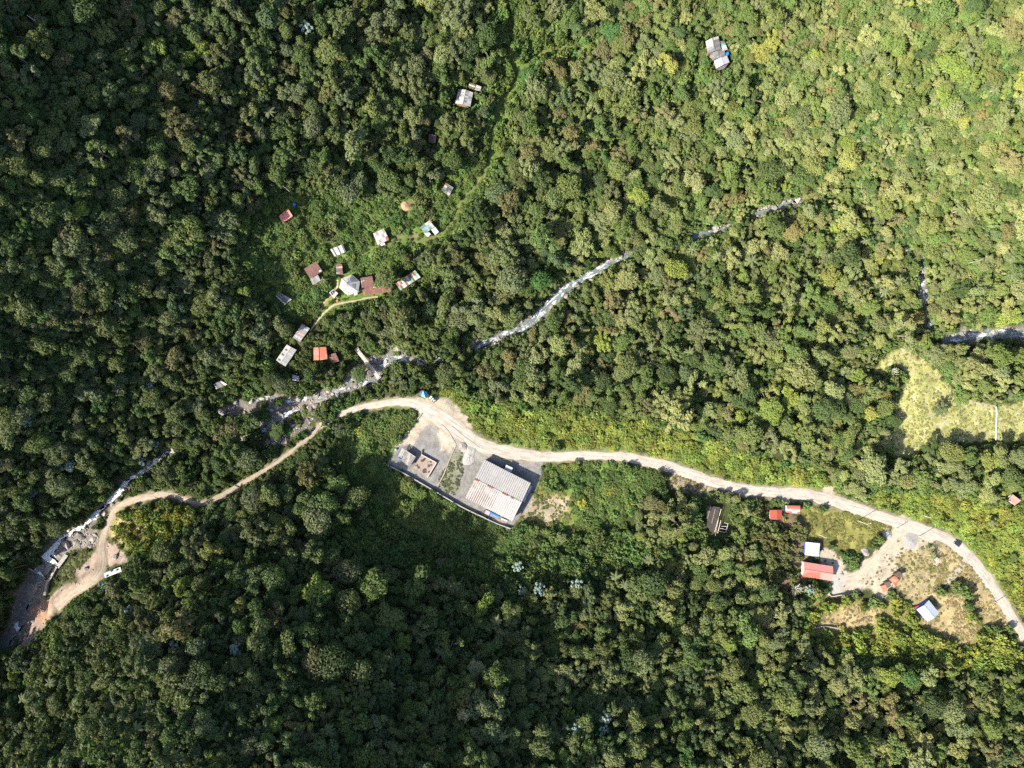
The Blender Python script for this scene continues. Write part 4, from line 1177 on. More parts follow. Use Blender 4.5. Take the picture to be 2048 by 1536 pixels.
def lying_pole(label, a, b, r, mat, name='fallen_pole', cat='pole', up=.25):
    def go():
        A = Vector(ray(a[0], a[1], gz)); B = Vector(ray(b[0], b[1], gz))
        n = 6; pts = []
        for k in range(n + 1):
            f = k / n; p = A.lerp(B, f); p.z = float(gz(p.x, p.y)) + r + up * .3; pts.append(p - A)
        o = MB().tube(pts, [r * (1.1 - .3 * k / n) for k in range(n + 1)], 7).build(name, mat); o.location = A; tag(o, label, cat)
    later(go)
lying_pole('long straight white pole lying across the pasture', zF([(1748,888)])[0], zF([(1742,1250)])[0], .28, M_pole)
lying_pole('pale fallen trunk in the trees right of the pasture', zF([(1310,368)])[0], zF([(1395,335)])[0], .3, M_palebark, 'fallen_log', 'tree trunk')
lying_pole('short pale trunk lying at the right edge of the trees', zF([(1960,352)])[0], zF([(2038,345)])[0], .3, M_palebark, 'fallen_log', 'tree trunk')
lying_pole('thin pale trunk lying in scrub above the track bend', zD([(1060,580)])[0], zD([(1190,540)])[0], .22, M_palebark, 'fallen_log', 'tree trunk')
lying_pole('pale cut stem across the scrub clearing', zV([(1560,310)])[0], zV([(1760,325)])[0], .16, M_pinkrust, 'fallen_log', 'tree trunk')

# ------------------------------------------------------------------ old nursery frame in the trees
def nursery():
    zN = Z(1400, 990, 15.36)
    quad = zN([(230,300),(700,380),(640,1200),(250,1000)])
    quad2 = zN([(620,860),(900,870),(840,1180),(560,1160)])
    z0 = pad_for(quad)
    FOOT.append(quad); FOOT.append(quad2); FOOT.append(zN([(150,250),(800,300),(900,1250),(300,1250)]))
    def go():
        c = wxy(zN([(450, 700)])[0], z0); 
        t = thing('nursery_frame', 'derelict dark shed with bare pale rafters among the trees', 'frame', (c.x, c.y, z0))
        def W(p, h): 
            q = wxy(zN([p])[0], z0 + h); return Vector((q.x - c.x, q.y - c.y, h))
        q = [W(p, 2.0) for p in ((210,320),(620,380),(430,1200),(215,980))]
        MB().add(q + [p - Vector((0, 0, .05)) for p in q], [(0, 1, 2, 3), (7, 6, 5, 4), (0, 4, 5, 1), (1, 5, 6, 2), (2, 6, 7, 3), (3, 7, 4, 0)]).build('shade_roof', simple('old_shade_cloth', (.045, .04, .036), .95, .3, 1.0), t)
        for a, b, m in (((330,330),(230,720),M_wood),((470,430),(360,870),M_wood),((650,430),(450,1140),M_palewood),((590,640),(470,1250),M_wood),((640,780),(540,1180),M_palewood)):
            MB().bar(W(a, 2.15), W(b, 2.15), .22, .14).build('rafter', m, t)
        for a, b in (((740,850),(870,885)),((660,960),(830,970)),((610,1020),(820,1065)),((590,1110),(760,1150)),((860,880),(800,1140))):
            MB().bar(W(a, 2.3), W(b, 2.3), .16, .12).build('rafter', M_palewood, t)
        for p in ((330,330),(650,430),(450,1140),(230,720),(870,885),(800,1140)):
            q_ = W(p, 2.1); MB().bar((q_.x, q_.y, -.6), (q_.x, q_.y, 2.1), .14).build('post', M_wood, t)
        p = [W(a, .35) for a in ((700,850),(850,880),(800,1150),(560,1140))]
        MB().prism([(v.x, v.y) for v in p], -.4, .35).build('seed_bed', simple('black_pond_liner', (.012, .013, .016), .4, .2, 1), t)
    later(go)
nursery()

# ------------------------------------------------------------------ hexagonal house
def hexagon_house():
    zX = Z(660, 540, 17.067)
    pts = zX([(745,155),(1022,400),(970,735),(620,872),(320,608),(400,285)])
    z0 = pad_for(pts); FOOT.append(pts)
    def go():
        he, hr = 2.7, 4.6
        C = [wxy(p, z0 + he) for p in pts]; cen = wxy(zX([(650,520)])[0], z0)
        L = [c - Vector((cen.x, cen.y, z0)) for c in C]; top = Vector((0, 0, hr))
        t = thing('hexagonal_house', 'white hexagonal house with six-sided roof and skylights', 'house', (cen.x, cen.y, z0))
        MB().prism([(p.x * .88, p.y * .88) for p in L], -1.5, he + .1).build('wall', M_plaster, t)
        hexm = [M_zinc, M_zinc2, M_zinc, M_white, M_white, M_white]
        mb = MB(); 
        for i in range(6): mb.add([L[i] - Vector((0, 0, .08)), L[(i + 1) % 6] - Vector((0, 0, .08)), top - Vector((0, 0, .08))], [(0, 1, 2)])
        roof = mb.build('roof', M_zinc2, t)
        def R(i, s, f):     # point on roof facet i: s across 0..1, f up from the eave 0..1
            a = L[i].lerp(L[(i + 1) % 6], s); return a.lerp(top, f)
        mk = [simple('hex_sheet_%d' % k, c, .45, .08, .8) for k, c in enumerate(((.26, .265, .285), (.23, .24, .27), (.29, .295, .305), (.36, .36, .36), (.38, .377, .375), (.34, .34, .35)))]  # sun and shade painted in: left facets paler, right facets greyer
        for i in range(6):
            for k in range(5):
                s0, s1 = k / 5, (k + 1) / 5
                ribbed_sheet(R(i, s0, 0), R(i, s1, 0), R(i, s1, .5), R(i, s0, .5), 'roof_sheet', mk[i], roof, 3, .03, lift=.012 * (k % 2))
            for k in range(3):
                s0, s1 = k / 3, (k + 1) / 3
                ribbed_sheet(R(i, s0, .49), R(i, s1, .49), R(i, s1, .985), R(i, s0, .985), 'roof_sheet', mk[i], roof, 2, .03, lift=.03)
            a, b = R(i, 0, 0), R(i, 0, .99)
            MB().bar(a + Vector((0, 0, .1)), b + Vector((0, 0, .1)), .28, .05).build('hip_cap', M_white, t)
        for i, s0, s1, f0, f1, m in ((3, .3, .62, .25, .66, M_slate), (4, .30, .30, .2, .2, M_slate), (0, .1, .9, .12, .62, M_slate), (5, .72, .95, .35, .7, M_slate), (0, .05, .25, .45, .75, M_white), (1, .2, .8, .3, .62, M_slate), (1, .35, .7, .55, .8, M_white)):
            if s0 == s1: continue
            q = [R(i, s0, f0), R(i, s1, f0), R(i, (s0 + s1) / 2, f1)]
            MB().add([p + Vector((0, 0, .13)) for p in q] + [p for p in q], [(0, 1, 2), (0, 3, 4, 1), (1, 4, 5, 2), (2, 5, 3, 0)]).build('skylight', m, roof)
        MB().cyl((0, 0, hr - .05), .35, .25, 6).build('finial', M_white, t)
        a = wxy(zX([(880,820)])[0], z0 + 2) - cen
        MB().box((a.x, a.y, 2.0), (1.7, 1.0, .06), .5).build('porch_sheet', M_paleblue, t)
        MB().box((a.x, a.y, 0.9), (1.3, .7, 2.1), .5).build('porch', M_plaster, t)
    later(go)
hexagon_house()

# solar panels are things of their own on the small hut
def solar():
    def go():
        c0 = zV([(755, 1162)])[0]
        z0 = [p for p in PADS][0][3]
        x, y, z = ray(c0[0], c0[1], gz, 2.55)
        q = [wxy(p, float(z)) for p in zV([(716,1152),(752,1124),(772,1140),(736,1185)])]
        for k in range(3):
            f0, f1 = k / 3 + .03, (k + 1) / 3 - .03
            a, b, c, d = q[0].lerp(q[3], f0), q[1].lerp(q[2], f0), q[1].lerp(q[2], f1), q[0].lerp(q[3], f1)
            o = (a + c) / 2
            t = thing('photovoltaic_module', ['upper', 'middle', 'lower'][k] + ' dark blue solar panel on the tiny pale hut', 'solar panel', o, group='solar panels on the hut')
            P4 = [(p - o) for p in (a, b, c, d)]
            MB().prism([(p.x, p.y) for p in P4], .12, .17).build('frame', M_pole, t)
            for s in range(2):
                g0, g1 = s / 2 + .04, (s + 1) / 2 - .04
                r = [P4[0].lerp(P4[1], g0), P4[0].lerp(P4[1], g1), P4[3].lerp(P4[2], g1), P4[3].lerp(P4[2], g0)]
                MB().prism([(p.x * .95, p.y * .95) for p in r], .171, .185).build('cell_field', M_solar, t)
    later(go)
solar()

# ================================================================== GROUND SHEET
STEP = 0.75
fx = np.arange(-285, 285 + STEP, STEP); fy = np.arange(-225, 225 + STEP, STEP)
grow = np.cumsum(np.geomspace(1.5, 120, 34))
gx = np.concatenate([(fx[0] - grow)[::-1], fx, fx[-1] + grow]); gy = np.concatenate([(fy[0] - grow)[::-1], fy, fy[-1] + grow])
GX, GY = np.meshgrid(gx, gy)
GZ = ground_heights(gx, gy)
i0, j0 = len(grow), len(grow)
FZ = GZ[j0:j0 + len(fy), i0:i0 + len(fx)]

def gz(x, y):
    """ground height by bilinear lookup"""
    u = np.clip((np.asarray(x, float) - fx[0]) / STEP, 0, len(fx) - 1.001); v = np.clip((np.asarray(y, float) - fy[0]) / STEP, 0, len(fy) - 1.001)
    i = u.astype(int); j = v.astype(int); a = u - i; b = v - j
    return (FZ[j, i] * (1 - a) + FZ[j, i + 1] * a) * (1 - b) + (FZ[j + 1, i] * (1 - a) + FZ[j + 1, i + 1] * a) * b

# what covers the ground, in photograph pixels: (outline, colour, blend width, share)
C_FLOOR = np.array((0.045, 0.055, 0.020))
PALE = (0.33, 0.287, 0.225); TAN = (0.28, 0.23, 0.175); GREY = (0.175, 0.17, 0.162); PAST = (0.265, 0.268, 0.098); DRY = (0.27, 0.215, 0.115)
OLIVE = (0.165, 0.158, 0.048); SOIL = (0.145, 0.105, 0.07); BED = (0.185, 0.168, 0.15); GREEN = (0.105, 0.165, 0.035); WET = (0.10, 0.085, 0.07); PINK = (0.25, 0.195, 0.16)
SCRUB_A = [(872,790),(905,770),(960,800),(1050,815),(1150,812),(1250,840),(1350,862),(1450,890),(1560,925),(1660,945),(1700,985),(1650,985),(1560,972),(1480,965),(1400,940),(1300,908),(1200,898),(1110,898),(1030,890),(960,860),(915,820)]
SCRUB_B = [(1720,985),(1800,985),(1900,985),(1990,1015),(2100,1010),(2200,1300),(2080,1260),(2010,1190),(1960,1125),(1920,1080),(1850,1045),(1760,1015)]
SCRUB_C = [(700,850),(760,822),(838,818),(800,870),(765,930),(850,990),(1020,1062),(1090,1060),(1110,1105),(1000,1120),(880,1095),(760,1020),(690,950),(670,890)]
SCRUB_D = [(1092,928),(1200,925),(1310,935),(1330,960),(1270,1000),(1240,1060),(1150,1070),(1090,1060),(1140,1010),(1130,975),(1080,965)]
SCRUB_E = [(530,395),(640,380),(760,400),(860,380),(930,330),(985,330),(940,410),(910,470),(850,500),(790,500),(800,590),(700,612),(640,640),(600,640),(560,625),(500,560),(480,500),(520,450)]
SCRUB_F = [(1005,-20),(1045,-20),(1050,60),(1130,70),(1160,100),(1060,135),(1040,190),(1010,250),(1000,340),(950,360),(975,260),(1000,180),(1010,100)]
SCRUB_G = [(232,1020),(300,1015),(380,1015),(395,1050),(330,1085),(262,1110),(225,1085),(222,1050)]
SCRUB_H = [(1640,1180),(1760,1205),(1830,1180),(1900,1190),(1990,1270),(2040,1280),(2040,1330),(1930,1340),(1800,1330),(1640,1290),(1600,1240)]
SCRUB_I = [(1520,1010),(1610,1030),(1640,1080),(1620,1110),(1610,1190),(1560,1200),(1520,1120),(1500,1050)]
SCRUB_J = [(620,1050),(760,1035),(880,1105),(1000,1125),(1110,1110),(1240,1065),(1330,1100),(1250,1160),(1100,1170),(900,1160),(720,1130)]
SCRUB_K = [(1788,1098),(1830,1092),(1890,1092),(1938,1118),(1895,1172),(1872,1165),(1862,1204),(1800,1196),(1782,1150)]
FIELD = zF([(880,330),(1060,420),(1180,580),(1310,680),(1280,760),(1450,800),(1750,880),(2060,800),(2200,820),(2200,1290),(1750,1250),(1500,1260),(1000,1280),(950,1380),(850,1400),(680,1400),(640,1150),(700,980),(760,800),(830,560),(700,430),(650,480),(600,560),(520,520),(650,330),(780,280)])
GRASS_N = [(1600,1015),(1660,1020),(1720,1030),(1775,1045),(1790,1058),(1765,1075),(1738,1085),(1718,1110),(1690,1098),(1645,1085),(1612,1078),(1604,1040)]
YARD = zH([(715,690),(820,690),(900,770),(960,860),(1010,960),(1100,920),(1230,790),(1330,700),(1450,600),(1500,560),(1440,440),(1520,470),(1700,480),(1900,590),(1960,610),(1800,690),(1700,700),(1590,700),(1560,760),(1480,830),(1560,880),(1580,960),(1500,1100),(1400,1170),(1350,1250),(1290,1250),(1240,1120),(1100,1160),(900,1190),(800,1180),(800,1040),(700,780)])
TERR = zH([(620,1480),(760,1370),(950,1280),(1090,1270),(1200,1330),(1380,1290),(1390,1380),(1250,1480),(1060,1540),(840,1560),(620,1560)])
YARD2 = zP([(600,1060),(720,1020),(1000,960),(1160,960),(1240,1180),(1330,1330),(1200,1480),(1060,1480),(900,1380),(760,1260),(640,1140)])
DRYSTRIP = zP([(980,560),(1180,640),(1330,760),(1480,960),(1640,1180),(1720,1300),(1500,1330),(1330,1200),(1220,1000),(1190,880),(1000,880),(900,760)])
BANK = zG([(120,700),(380,790),(600,870),(740,960),(560,990),(300,960),(190,870)])
CUT_A = zG([(1760,890),(1890,860),(1930,960),(1960,1010),(1780,960)])
TENTD = zL([(380,190),(480,160),(600,200),(620,170),(700,160),(830,260),(910,370),(960,450),(900,430),(700,300),(480,250)])
HALLD = zL([(1430,1180),(1530,1060),(1560,1180),(1600,1090),(1700,1060),(1900,1090),(1840,1150),(1840,1270),(1640,1350),(1560,1270),(1480,1300),(1420,1280)])
HALLG = zL([(1560,960),(1640,1000),(1900,1050),(1900,1330),(1600,1380),(1340,1370),(1480,1190)])
LOTPALE = zL([(490,300),(650,385),(560,430),(470,490),(380,600),(300,610),(240,620),(340,500)])
LOTPALE2 = zL([(640,455),(720,500),(800,610),(740,670),(655,660),(610,520)])
LOTGREEN = zL([(800,640),(870,700),(870,800),(830,960),(800,1080),(640,1010),(680,880),(740,740)])
DAMD = zD([(690,770),(790,800),(890,880),(905,920),(740,950),(700,1000),(640,1080),(560,1120),(480,1190),(400,1220),(390,1300),(300,1380),(200,1500),(130,1510),(190,1350),(200,1220),(310,1180),(400,1090),(540,1040),(530,980),(600,920),(650,850)])
DAMPIT = zD([(205,975),(330,1065),(310,1160),(330,1180),(200,1230),(190,1380),(130,1470),(60,1520),(-60,1600),(60,1350),(100,1150),(150,1050)])
DAMORANGE = zD([(300,1180),(350,1190),(385,1250),(370,1330),(300,1360),(220,1290),(220,1240)])
DAMGRASS = zD([(480,860),(600,835),(650,900),(560,960),(520,1000),(545,1060),(440,1065),(390,1030),(430,930)])
DAMROCK = zD([(400,740),(560,680),(690,700),(690,800),(600,830),(480,850),(400,920),(360,860)])
BEDA = zR([(420,560),(560,470),(640,460),(900,520),(1180,500),(1300,430),(1560,330),(1660,180),(1750,100),(1900,60),(2048,-60),(2300,-20),(2200,60),(1960,200),(1800,380),(1560,460),(1330,560),(1290,700),(1240,790),(1060,880),(960,960),(800,980),(700,900),(640,760),(520,720),(200,680),(260,620)])
BROWNG = zD([(760,690),(860,600),(970,640),(1000,700),(860,790),(780,790)])
VILLG = zV([(600,960),(700,980),(790,1030),(800,1180),(700,1290),(620,1300),(560,1100)])
CLEAR = zV([(1350,240),(1500,200),(1700,190),(1780,330),(1760,420),(1600,330),(1450,320)])
CLEAR2 = zV([(640,500),(720,480),(800,560),(760,640),(700,640)])
VILLP = zV([(1340,560),(1500,540),(1680,560),(1620,590),(1380,600)])
SOILR = [(1740,455),(1790,455),(1800,490),(1750,500)]
COVER = [
 (SCRUB_A, GREEN, 10, .8), (SCRUB_B, GREEN, 10, .8), (SCRUB_C, GREEN, 10, .8), (SCRUB_D, GREEN, 8, .9), (SCRUB_E, GREEN, 12, .8), (SCRUB_F, GREEN, 8, .9), (SCRUB_J, GREEN, 14, .7),
 (SCRUB_G, OLIVE, 8, .9), (BROWNG, DRY, 5, .8), (SCRUB_H, (.19, .17, .065), 8, .8), (SCRUB_K, (.26, .215, .125), 8, .9), (SCRUB_I, SOIL, 10, .9),
 (FIELD, PAST, 5, 1), (GRASS_N, OLIVE, 5, 1), (DRYSTRIP, DRY, 6, .9), (YARD2, DRY, 6, .95), (TERR, DRY, 6, .95), (YARD, PALE, 5, .9), (BANK, TAN, 7, .8), (CUT_A, PALE, 4, 1),
 (TENTD, PALE, 4, 1), (HALLG, OLIVE, 8, .9), (HALLD, TAN, 6, .85), (LOT, GREY, 2.5, 1), (LOTPALE, PALE, 5, .9), (LOTPALE2, PALE, 4, .9), (LOTGREEN, (.16, .165, .11), 5, .9),
 (BEDA, (.135, .122, .108), 6, .9), (DAMD, PINK, 5, 1), (DAMPIT, (.195, .165, .138), 5, 1), (DAMORANGE, (.36, .22, .14), 5, .8), (DAMGRASS, (.085, .095, .03), 5, .9), (DAMROCK, BED, 4, 1),
 (VILLG, OLIVE, 6, .8), (CLEAR, SOIL, 10, .7), (CLEAR2, SOIL, 6, .6), (VILLP, SOIL, 5, .7), (SOILR, PINK, 5, .8),
]
PXG, PYG = project(GX.ravel(), GY.ravel(), GZ.ravel())
wob = 9.0
QX = PXG + (fbm(PXG / 26, PYG / 26, 31, 3) - .5) * wob * 2; QY = PYG + (fbm(PXG / 26, PYG / 26, 57, 3) - .5) * wob * 2
cov = np.tile(C_FLOOR, (len(PXG), 1))
inview = (PXG > -250) & (PXG < 2300) & (PYG > -250) & (PYG < 1790)
idx = np.nonzero(inview)[0]
qx, qy = QX[idx], QY[idx]
c_v = cov[idx]
fine_n = fbm(PXG[idx] / 7, PYG[idx] / 7, 77, 3)
for poly, col, soft, share in COVER:
    P = np.array(poly); bb = (qx > P[:, 0].min() - soft) & (qx < P[:, 0].max() + soft) & (qy > P[:, 1].min() - soft) & (qy < P[:, 1].max() + soft)
    k = np.nonzero(bb)[0]
    if not len(k): continue
    ins = in_poly(qx[k], qy[k], poly)
    d = seg_dist(qx[k], qy[k], [tuple(p[:2]) for p in poly] + [tuple(poly[0][:2])])[0]
    sd = np.where(ins, d, -d) + (fine_n[k] - .5) * soft * 2.2
    m = sstep(-soft * .4, soft * .6, sd) * share
    c_v[k] = c_v[k] * (1 - m[:, None]) + np.array(col) * m[:, None]
# banks of the river and verges of the roads
for L, col, extra_w, sh in ((L_river, (.15, .137, .122), 3.6, .9), (L_sidech, BED, 2.5, .9), (L_road, TAN, 1.6, .55), (L_track, TAN, 1.2, .6), (L_drive, PALE, 1.5, .6)):
    d, wd = [q.ravel()[idx] for q in seg_near(gx, gy, L[:, :3], 14)]
    m = sstep(wd * .5 + extra_w, wd * .5 + .2, d + (fine_n - .5) * 3) * sh
    c_v[:] = c_v * (1 - m[:, None]) + np.array(col) * m[:, None]
# worn cattle lines on the pasture
fld = in_poly(qx, qy, FIELD)
lines = np.abs(((PYG[idx] * .9 + PXG[idx] * .25 + 26 * fbm(PXG[idx] / 60, PYG[idx] / 60, 91, 2)) / 13.0) % 1 - .5)
spots = fbm(PXG[idx] / 9, PYG[idx] / 9, 99, 3)
mm = fld * np.clip(sstep(.10, .02, lines) * .85 * (spots > .42) + sstep(.56, .72, spots) * .75, 0, 1)
c_v[:] = c_v * (1 - mm[:, None]) + np.array((.34, .31, .19)) * mm[:, None]
cov[idx] = c_v
ny_, nx_ = GX.shape
I = np.arange(nx_ * ny_).reshape(ny_, nx_)
Fg = np.stack([I[:-1, :-1].ravel(), I[:-1, 1:].ravel(), I[1:, 1:].ravel(), I[1:, :-1].ravel()], 1)
gme = mesh_np('ground', np.stack([GX.ravel(), GY.ravel(), GZ.ravel()], 1), Fg, M_ground, smooth=True)
at = gme.color_attributes.new('cover', 'FLOAT_COLOR', 'POINT')
at.data.foreach_set('color', np.concatenate([cov, np.ones((len(cov), 1))], 1).astype(np.float32).ravel())
tag(link('ground', gme), kind='structure')

# ------------------------------------------------------------------ roads, paths, water as sheets laid on the ground
def strip(name, L, mat, lift, nacross=6, wobble=.35, seed=0, kind='structure', follow=False, calm=None, flat_w=False, label=None):
    c = L[:, :2]; t = np.gradient(c, axis=0); t /= np.linalg.norm(t, axis=1)[:, None] + 1e-9
    nrm = np.stack([-t[:, 1], t[:, 0]], 1)
    s = np.concatenate([[0], np.cumsum(np.linalg.norm(np.diff(c, axis=0), axis=1))])
    V = []; UV = []
    for k in range(nacross + 1):
        f = k / nacross * 2 - 1
        edge = abs(f) ** 4
        wv = L[:, 2] / 2 * f + f * edge * wobble * (fbm(s / 3.0, s * 0 + (1 if f > 0 else 7) + seed, 13, 3) - .5) * 4
        x = c[:, 0] + nrm[:, 0] * wv; y = c[:, 1] + nrm[:, 1] * wv
        if follow: z = gz(x, y) + lift
        else: z = L[:, 3] + lift
        z = z - (0.10 if not flat_w else 0.0) * (abs(f) > .99)
        V.append(np.stack([x, y, z], 1)); UV.append(np.stack([np.full(len(s), k / nacross), s], 1))
    V = np.stack(V, 1); UV = np.stack(UV, 1); n, m = V.shape[:2]
    I = np.arange(n * m).reshape(n, m)
    F = np.stack([I[:-1, :-1].ravel(), I[:-1, 1:].ravel(), I[1:, 1:].ravel(), I[1:, :-1].ravel()], 1)
    me = mesh_np(name, V.reshape(-1, 3), F, mat, smooth=True)
    uvl = me.uv_layers.new(name='UVMap')
    uvl.data.foreach_set('uv', UV.reshape(-1, 2)[F.ravel()].astype(np.float32).ravel())
    if calm is not None:
        a = me.attributes.new('calm', 'FLOAT', 'POINT'); a.data.foreach_set('value', np.repeat(calm, m).astype(np.float32))
    o = link(name, me); tag(o, label, kind=kind)
    return o
strip('road', L_road, M_road, .0, 8, seed=1)
strip('track', L_track, M_track, .004, 6, seed=2)
strip('drive', L_drive, road_material('drive_earth', (0.36, 0.31, 0.245), (0.30, 0.25, 0.18)), .012, 6, seed=3)
strip('side_track', L_side, M_sidetrk, .012, 6, seed=4)
for k, L in enumerate(L_paths):
    strip('footpath', L, M_path if k < 2 else M_track if k == 5 else M_mudpath, .05, 4, .2, 10 + k, follow=True)
rv_px, rv_py = project(L_river[:, 0], L_river[:, 1], L_river[:, 3])
calm = np.zeros(len(L_river)); calm += .25 * (rv_px > 1240) * (rv_px < 1840) + .5 * (rv_py > 1112) * (rv_px < 130) - .20 * (rv_px < 320) * (rv_py < 1110) + .0 * (rv_px > 690)
strip('river', L_river, M_water, 0, 10, 1.3, 5, calm=calm, flat_w=True)
strip('river', L_sidech, M_water, .02, 6, .5, 6, calm=np.full(len(L_sidech), .0), flat_w=True)

def fall_patch(pts, drop_dir, name='river'):
    """white water sheet spilling over a sill"""
    P = np.array(pts, float)
    xs, ys, zs = ray(P[:, 0], P[:, 1], gz)
    z = float(max(np.median(zs), L_river[np.argmin((L_river[:, 0] - xs.mean()) ** 2 + (L_river[:, 1] - ys.mean()) ** 2), 3])) + .45
    V = [wxy(p, z) for p in P]
    me = mesh_np(name, [tuple(v) for v in V], [tuple(range(len(V)))], simple('white_water', (.72, .77, .80), .8, .2, 1.2, 0, .3, (.30, .35, .37), (.58, .72), 1.1))
    tag(link(name, me), kind='structure')
fall_patch(zK([(325,485),(400,440),(460,455),(500,490),(520,545),(590,632),(450,558)]), None)
fall_patch(zK([(680,50),(790,40),(770,110),(700,200),(680,290),(760,340),(812,400),(790,425),(640,365),(520,285),(600,220),(650,120)]), None)
fall_patch(zK([(90,1420),(150,1390),(140,1470),(180,1500),(120,1560),(60,1520)]), None)

for fn, a, k in BUILD: fn(*a, **k)

# ================================================================== VEGETATION
def leaf_cloud(seed, lobes, nleaf, size, up=.05, jit=.45, shell=.62, keep_low=-.35, squash=1.0):
    """leaf-sized faces spread over the lobes of a crown: returns verts, faces, per-vertex colour variation"""
    r = np.random.default_rng(seed)
    lobes = np.asarray(lobes, float)                     # x, y, z, radius
    wgt = lobes[:, 3] ** 2; wgt /= wgt.sum()
    li = r.choice(len(lobes), nleaf * 2, p=wgt)
    d = r.normal(size=(nleaf * 2, 3)); d /= np.linalg.norm(d, axis=1)[:, None]
    ok = d[:, 2] > keep_low
    li, d = li[ok], d[ok]
    rad = lobes[li, 3] * (1 - shell * r.random(len(li)) ** 1.5) * (1 + .10 * r.normal(size=len(li)))
    dd = d.copy(); dd[:, 2] *= squash
    p = lobes[li, :3] + dd * rad[:, None]
    # drop what is buried deep in another lobe
    bury = np.zeros(len(p), bool)
    for L in lobes: bury |= np.linalg.norm(p - L[:3], axis=1) < L[3] * .38
    p, d, li = p[~bury][:nleaf], d[~bury][:nleaf], li[~bury][:nleaf]
    n = len(p)
    nn = d + r.normal(size=(n, 3)) * jit; nn[:, 2] += up; nn /= np.linalg.norm(nn, axis=1)[:, None]
    t = np.cross(nn, r.normal(size=(n, 3))); t /= np.linalg.norm(t, axis=1)[:, None]
    b = np.cross(nn, t)
    s = size * r.uniform(.65, 1.4, n)[:, None]
    e = r.uniform(.45, .8, n)[:, None]
    V = np.stack([p - t * s, p + b * s * e, p + t * s * .9 + nn * s * .15, p - b * s * e * .85], 1).reshape(-1, 3)
    F = np.arange(n * 4).reshape(n, 4)
    lobvar = r.uniform(.9, 1.1, len(lobes))[li]
    v = lobvar * r.uniform(.84, 1.18, n)
    hue = r.normal(size=n) * .06
    c = np.stack([v * (1 + hue), v, v * (1 - hue), np.ones(n)], 1)
    return V, F, np.repeat(c, 4, 0)

def trunk_geo(seed, h, lobes, r0=.055):
    rr = random.Random(seed); mb = MB()
    lean = (rr.uniform(-.12, .12), rr.uniform(-.12, .12))
    mb.tube([(0, 0, -.5), (lean[0] * .4, lean[1] * .4, h * .5), (lean[0], lean[1], h)], [r0 * 1.3, r0, r0 * .6], 6)
    for L in lobes[:6]:
        mb.tube([(lean[0] * .8, lean[1] * .8, h * .8), ((lean[0] + L[0]) * .5, (lean[1] + L[1]) * .5, (h + L[2]) * .5), (L[0] * .9, L[1] * .9, L[2])], [r0 * .5, r0 * .35, r0 * .15], 4)
    return mb

def crown_lobes(seed, kind):
    r = random.Random(seed); out = []
    if kind == 'cauli':                       # dense, lumpy
        n = r.randint(9, 13); out.append((0, 0, 2.1, .62))
        for k in range(n):
            a = k * 2.399 + r.uniform(-.4, .4); q = math.sqrt((k + .6) / n) * .72
            out.append((math.cos(a) * q, math.sin(a) * q, 2.45 - q * q * .75 + r.uniform(-.12, .12), r.uniform(.26, .42)))
    elif kind == 'open':                      # loose, clumps with gaps between them
        n = r.randint(14, 20)
        for k in range(n):
            a = k * 2.399 + r.uniform(-.6, .6); q = math.sqrt((k + .5) / n) * .85
            out.append((math.cos(a) * q, math.sin(a) * q, 2.45 - q * .5 + r.uniform(-.3, .2), r.uniform(.16, .29)))
    elif kind == 'dome':                      # smooth round crown
        out.append((0, 0, 2.0, .82))
        for k in range(8):
            a = k * .785 + r.uniform(-.3, .3); q = r.uniform(.35, .6)
            out.append((math.cos(a) * q, math.sin(a) * q, 2.15 + r.uniform(-.15, .2), r.uniform(.3, .42)))
    elif kind == 'split':                     # two or three big heads
        for k in range(r.randint(2, 3)):
            a = k * 2.2 + r.uniform(0, 1); cx, cy, cz = math.cos(a) * .45, math.sin(a) * .45, r.uniform(1.9, 2.4)
            out.append((cx, cy, cz - .15, .42))
            for j in range(6):
                b = j * 1.05 + r.uniform(-.3, .3); out.append((cx + math.cos(b) * .33, cy + math.sin(b) * .33, cz + r.uniform(-.15, .12), r.uniform(.18, .28)))
    elif kind == 'ragged':                    # uneven, lopsided, several heights
        n = r.randint(10, 16); ox, oy = r.uniform(-.25, .25), r.uniform(-.25, .25)
        for k in range(n):
            a = r.uniform(0, 6.283); q = r.random() ** .6 * r.uniform(.55, 1.0)
            out.append((ox + math.cos(a) * q, oy + math.sin(a) * q * .85, 2.35 - q * .55 + r.uniform(-.45, .35), r.choice((.14, .18, .24, .32, .42)) * r.uniform(.85, 1.15)))
    elif kind == 'tiers':                     # flat spreading tiers
        for k in range(r.randint(5, 8)):
            a = r.uniform(0, 6.283); q = r.uniform(.1, .65); zz = r.uniform(1.6, 2.6); s = r.uniform(.28, .42)
            for j in range(4):
                b = a + r.uniform(-.8, .8); out.append((math.cos(a) * q + math.cos(b) * s * .7, math.sin(a) * q + math.sin(b) * s * .7, zz + r.uniform(-.06, .06), s * .6))
    elif kind == 'rosette':                   # separate palmate clusters of large pale leaves
        for k in range(r.randint(11, 15)):
            a = k * 2.399 + r.uniform(-.5, .5); q = math.sqrt((k + .4) / 13) * .9
            out.append((math.cos(a) * q, math.sin(a) * q, 2.4 - q * .3 + r.uniform(-.2, .2), r.uniform(.15, .22)))
    return out

_crown_lobes = crown_lobes
def crown_lobes(seed, kind):
    L = _crown_lobes(seed, kind)
    cx = sum(l[0] for l in L) / len(L); cy = sum(l[1] for l in L) / len(L)
    e = max(math.hypot(l[0] - cx, l[1] - cy) + l[3] for l in L)
    s = 1.04 / e
    return [((l[0] - cx) * s, (l[1] - cy) * s, l[2], l[3] * (s + 1) / 2) for l in L]

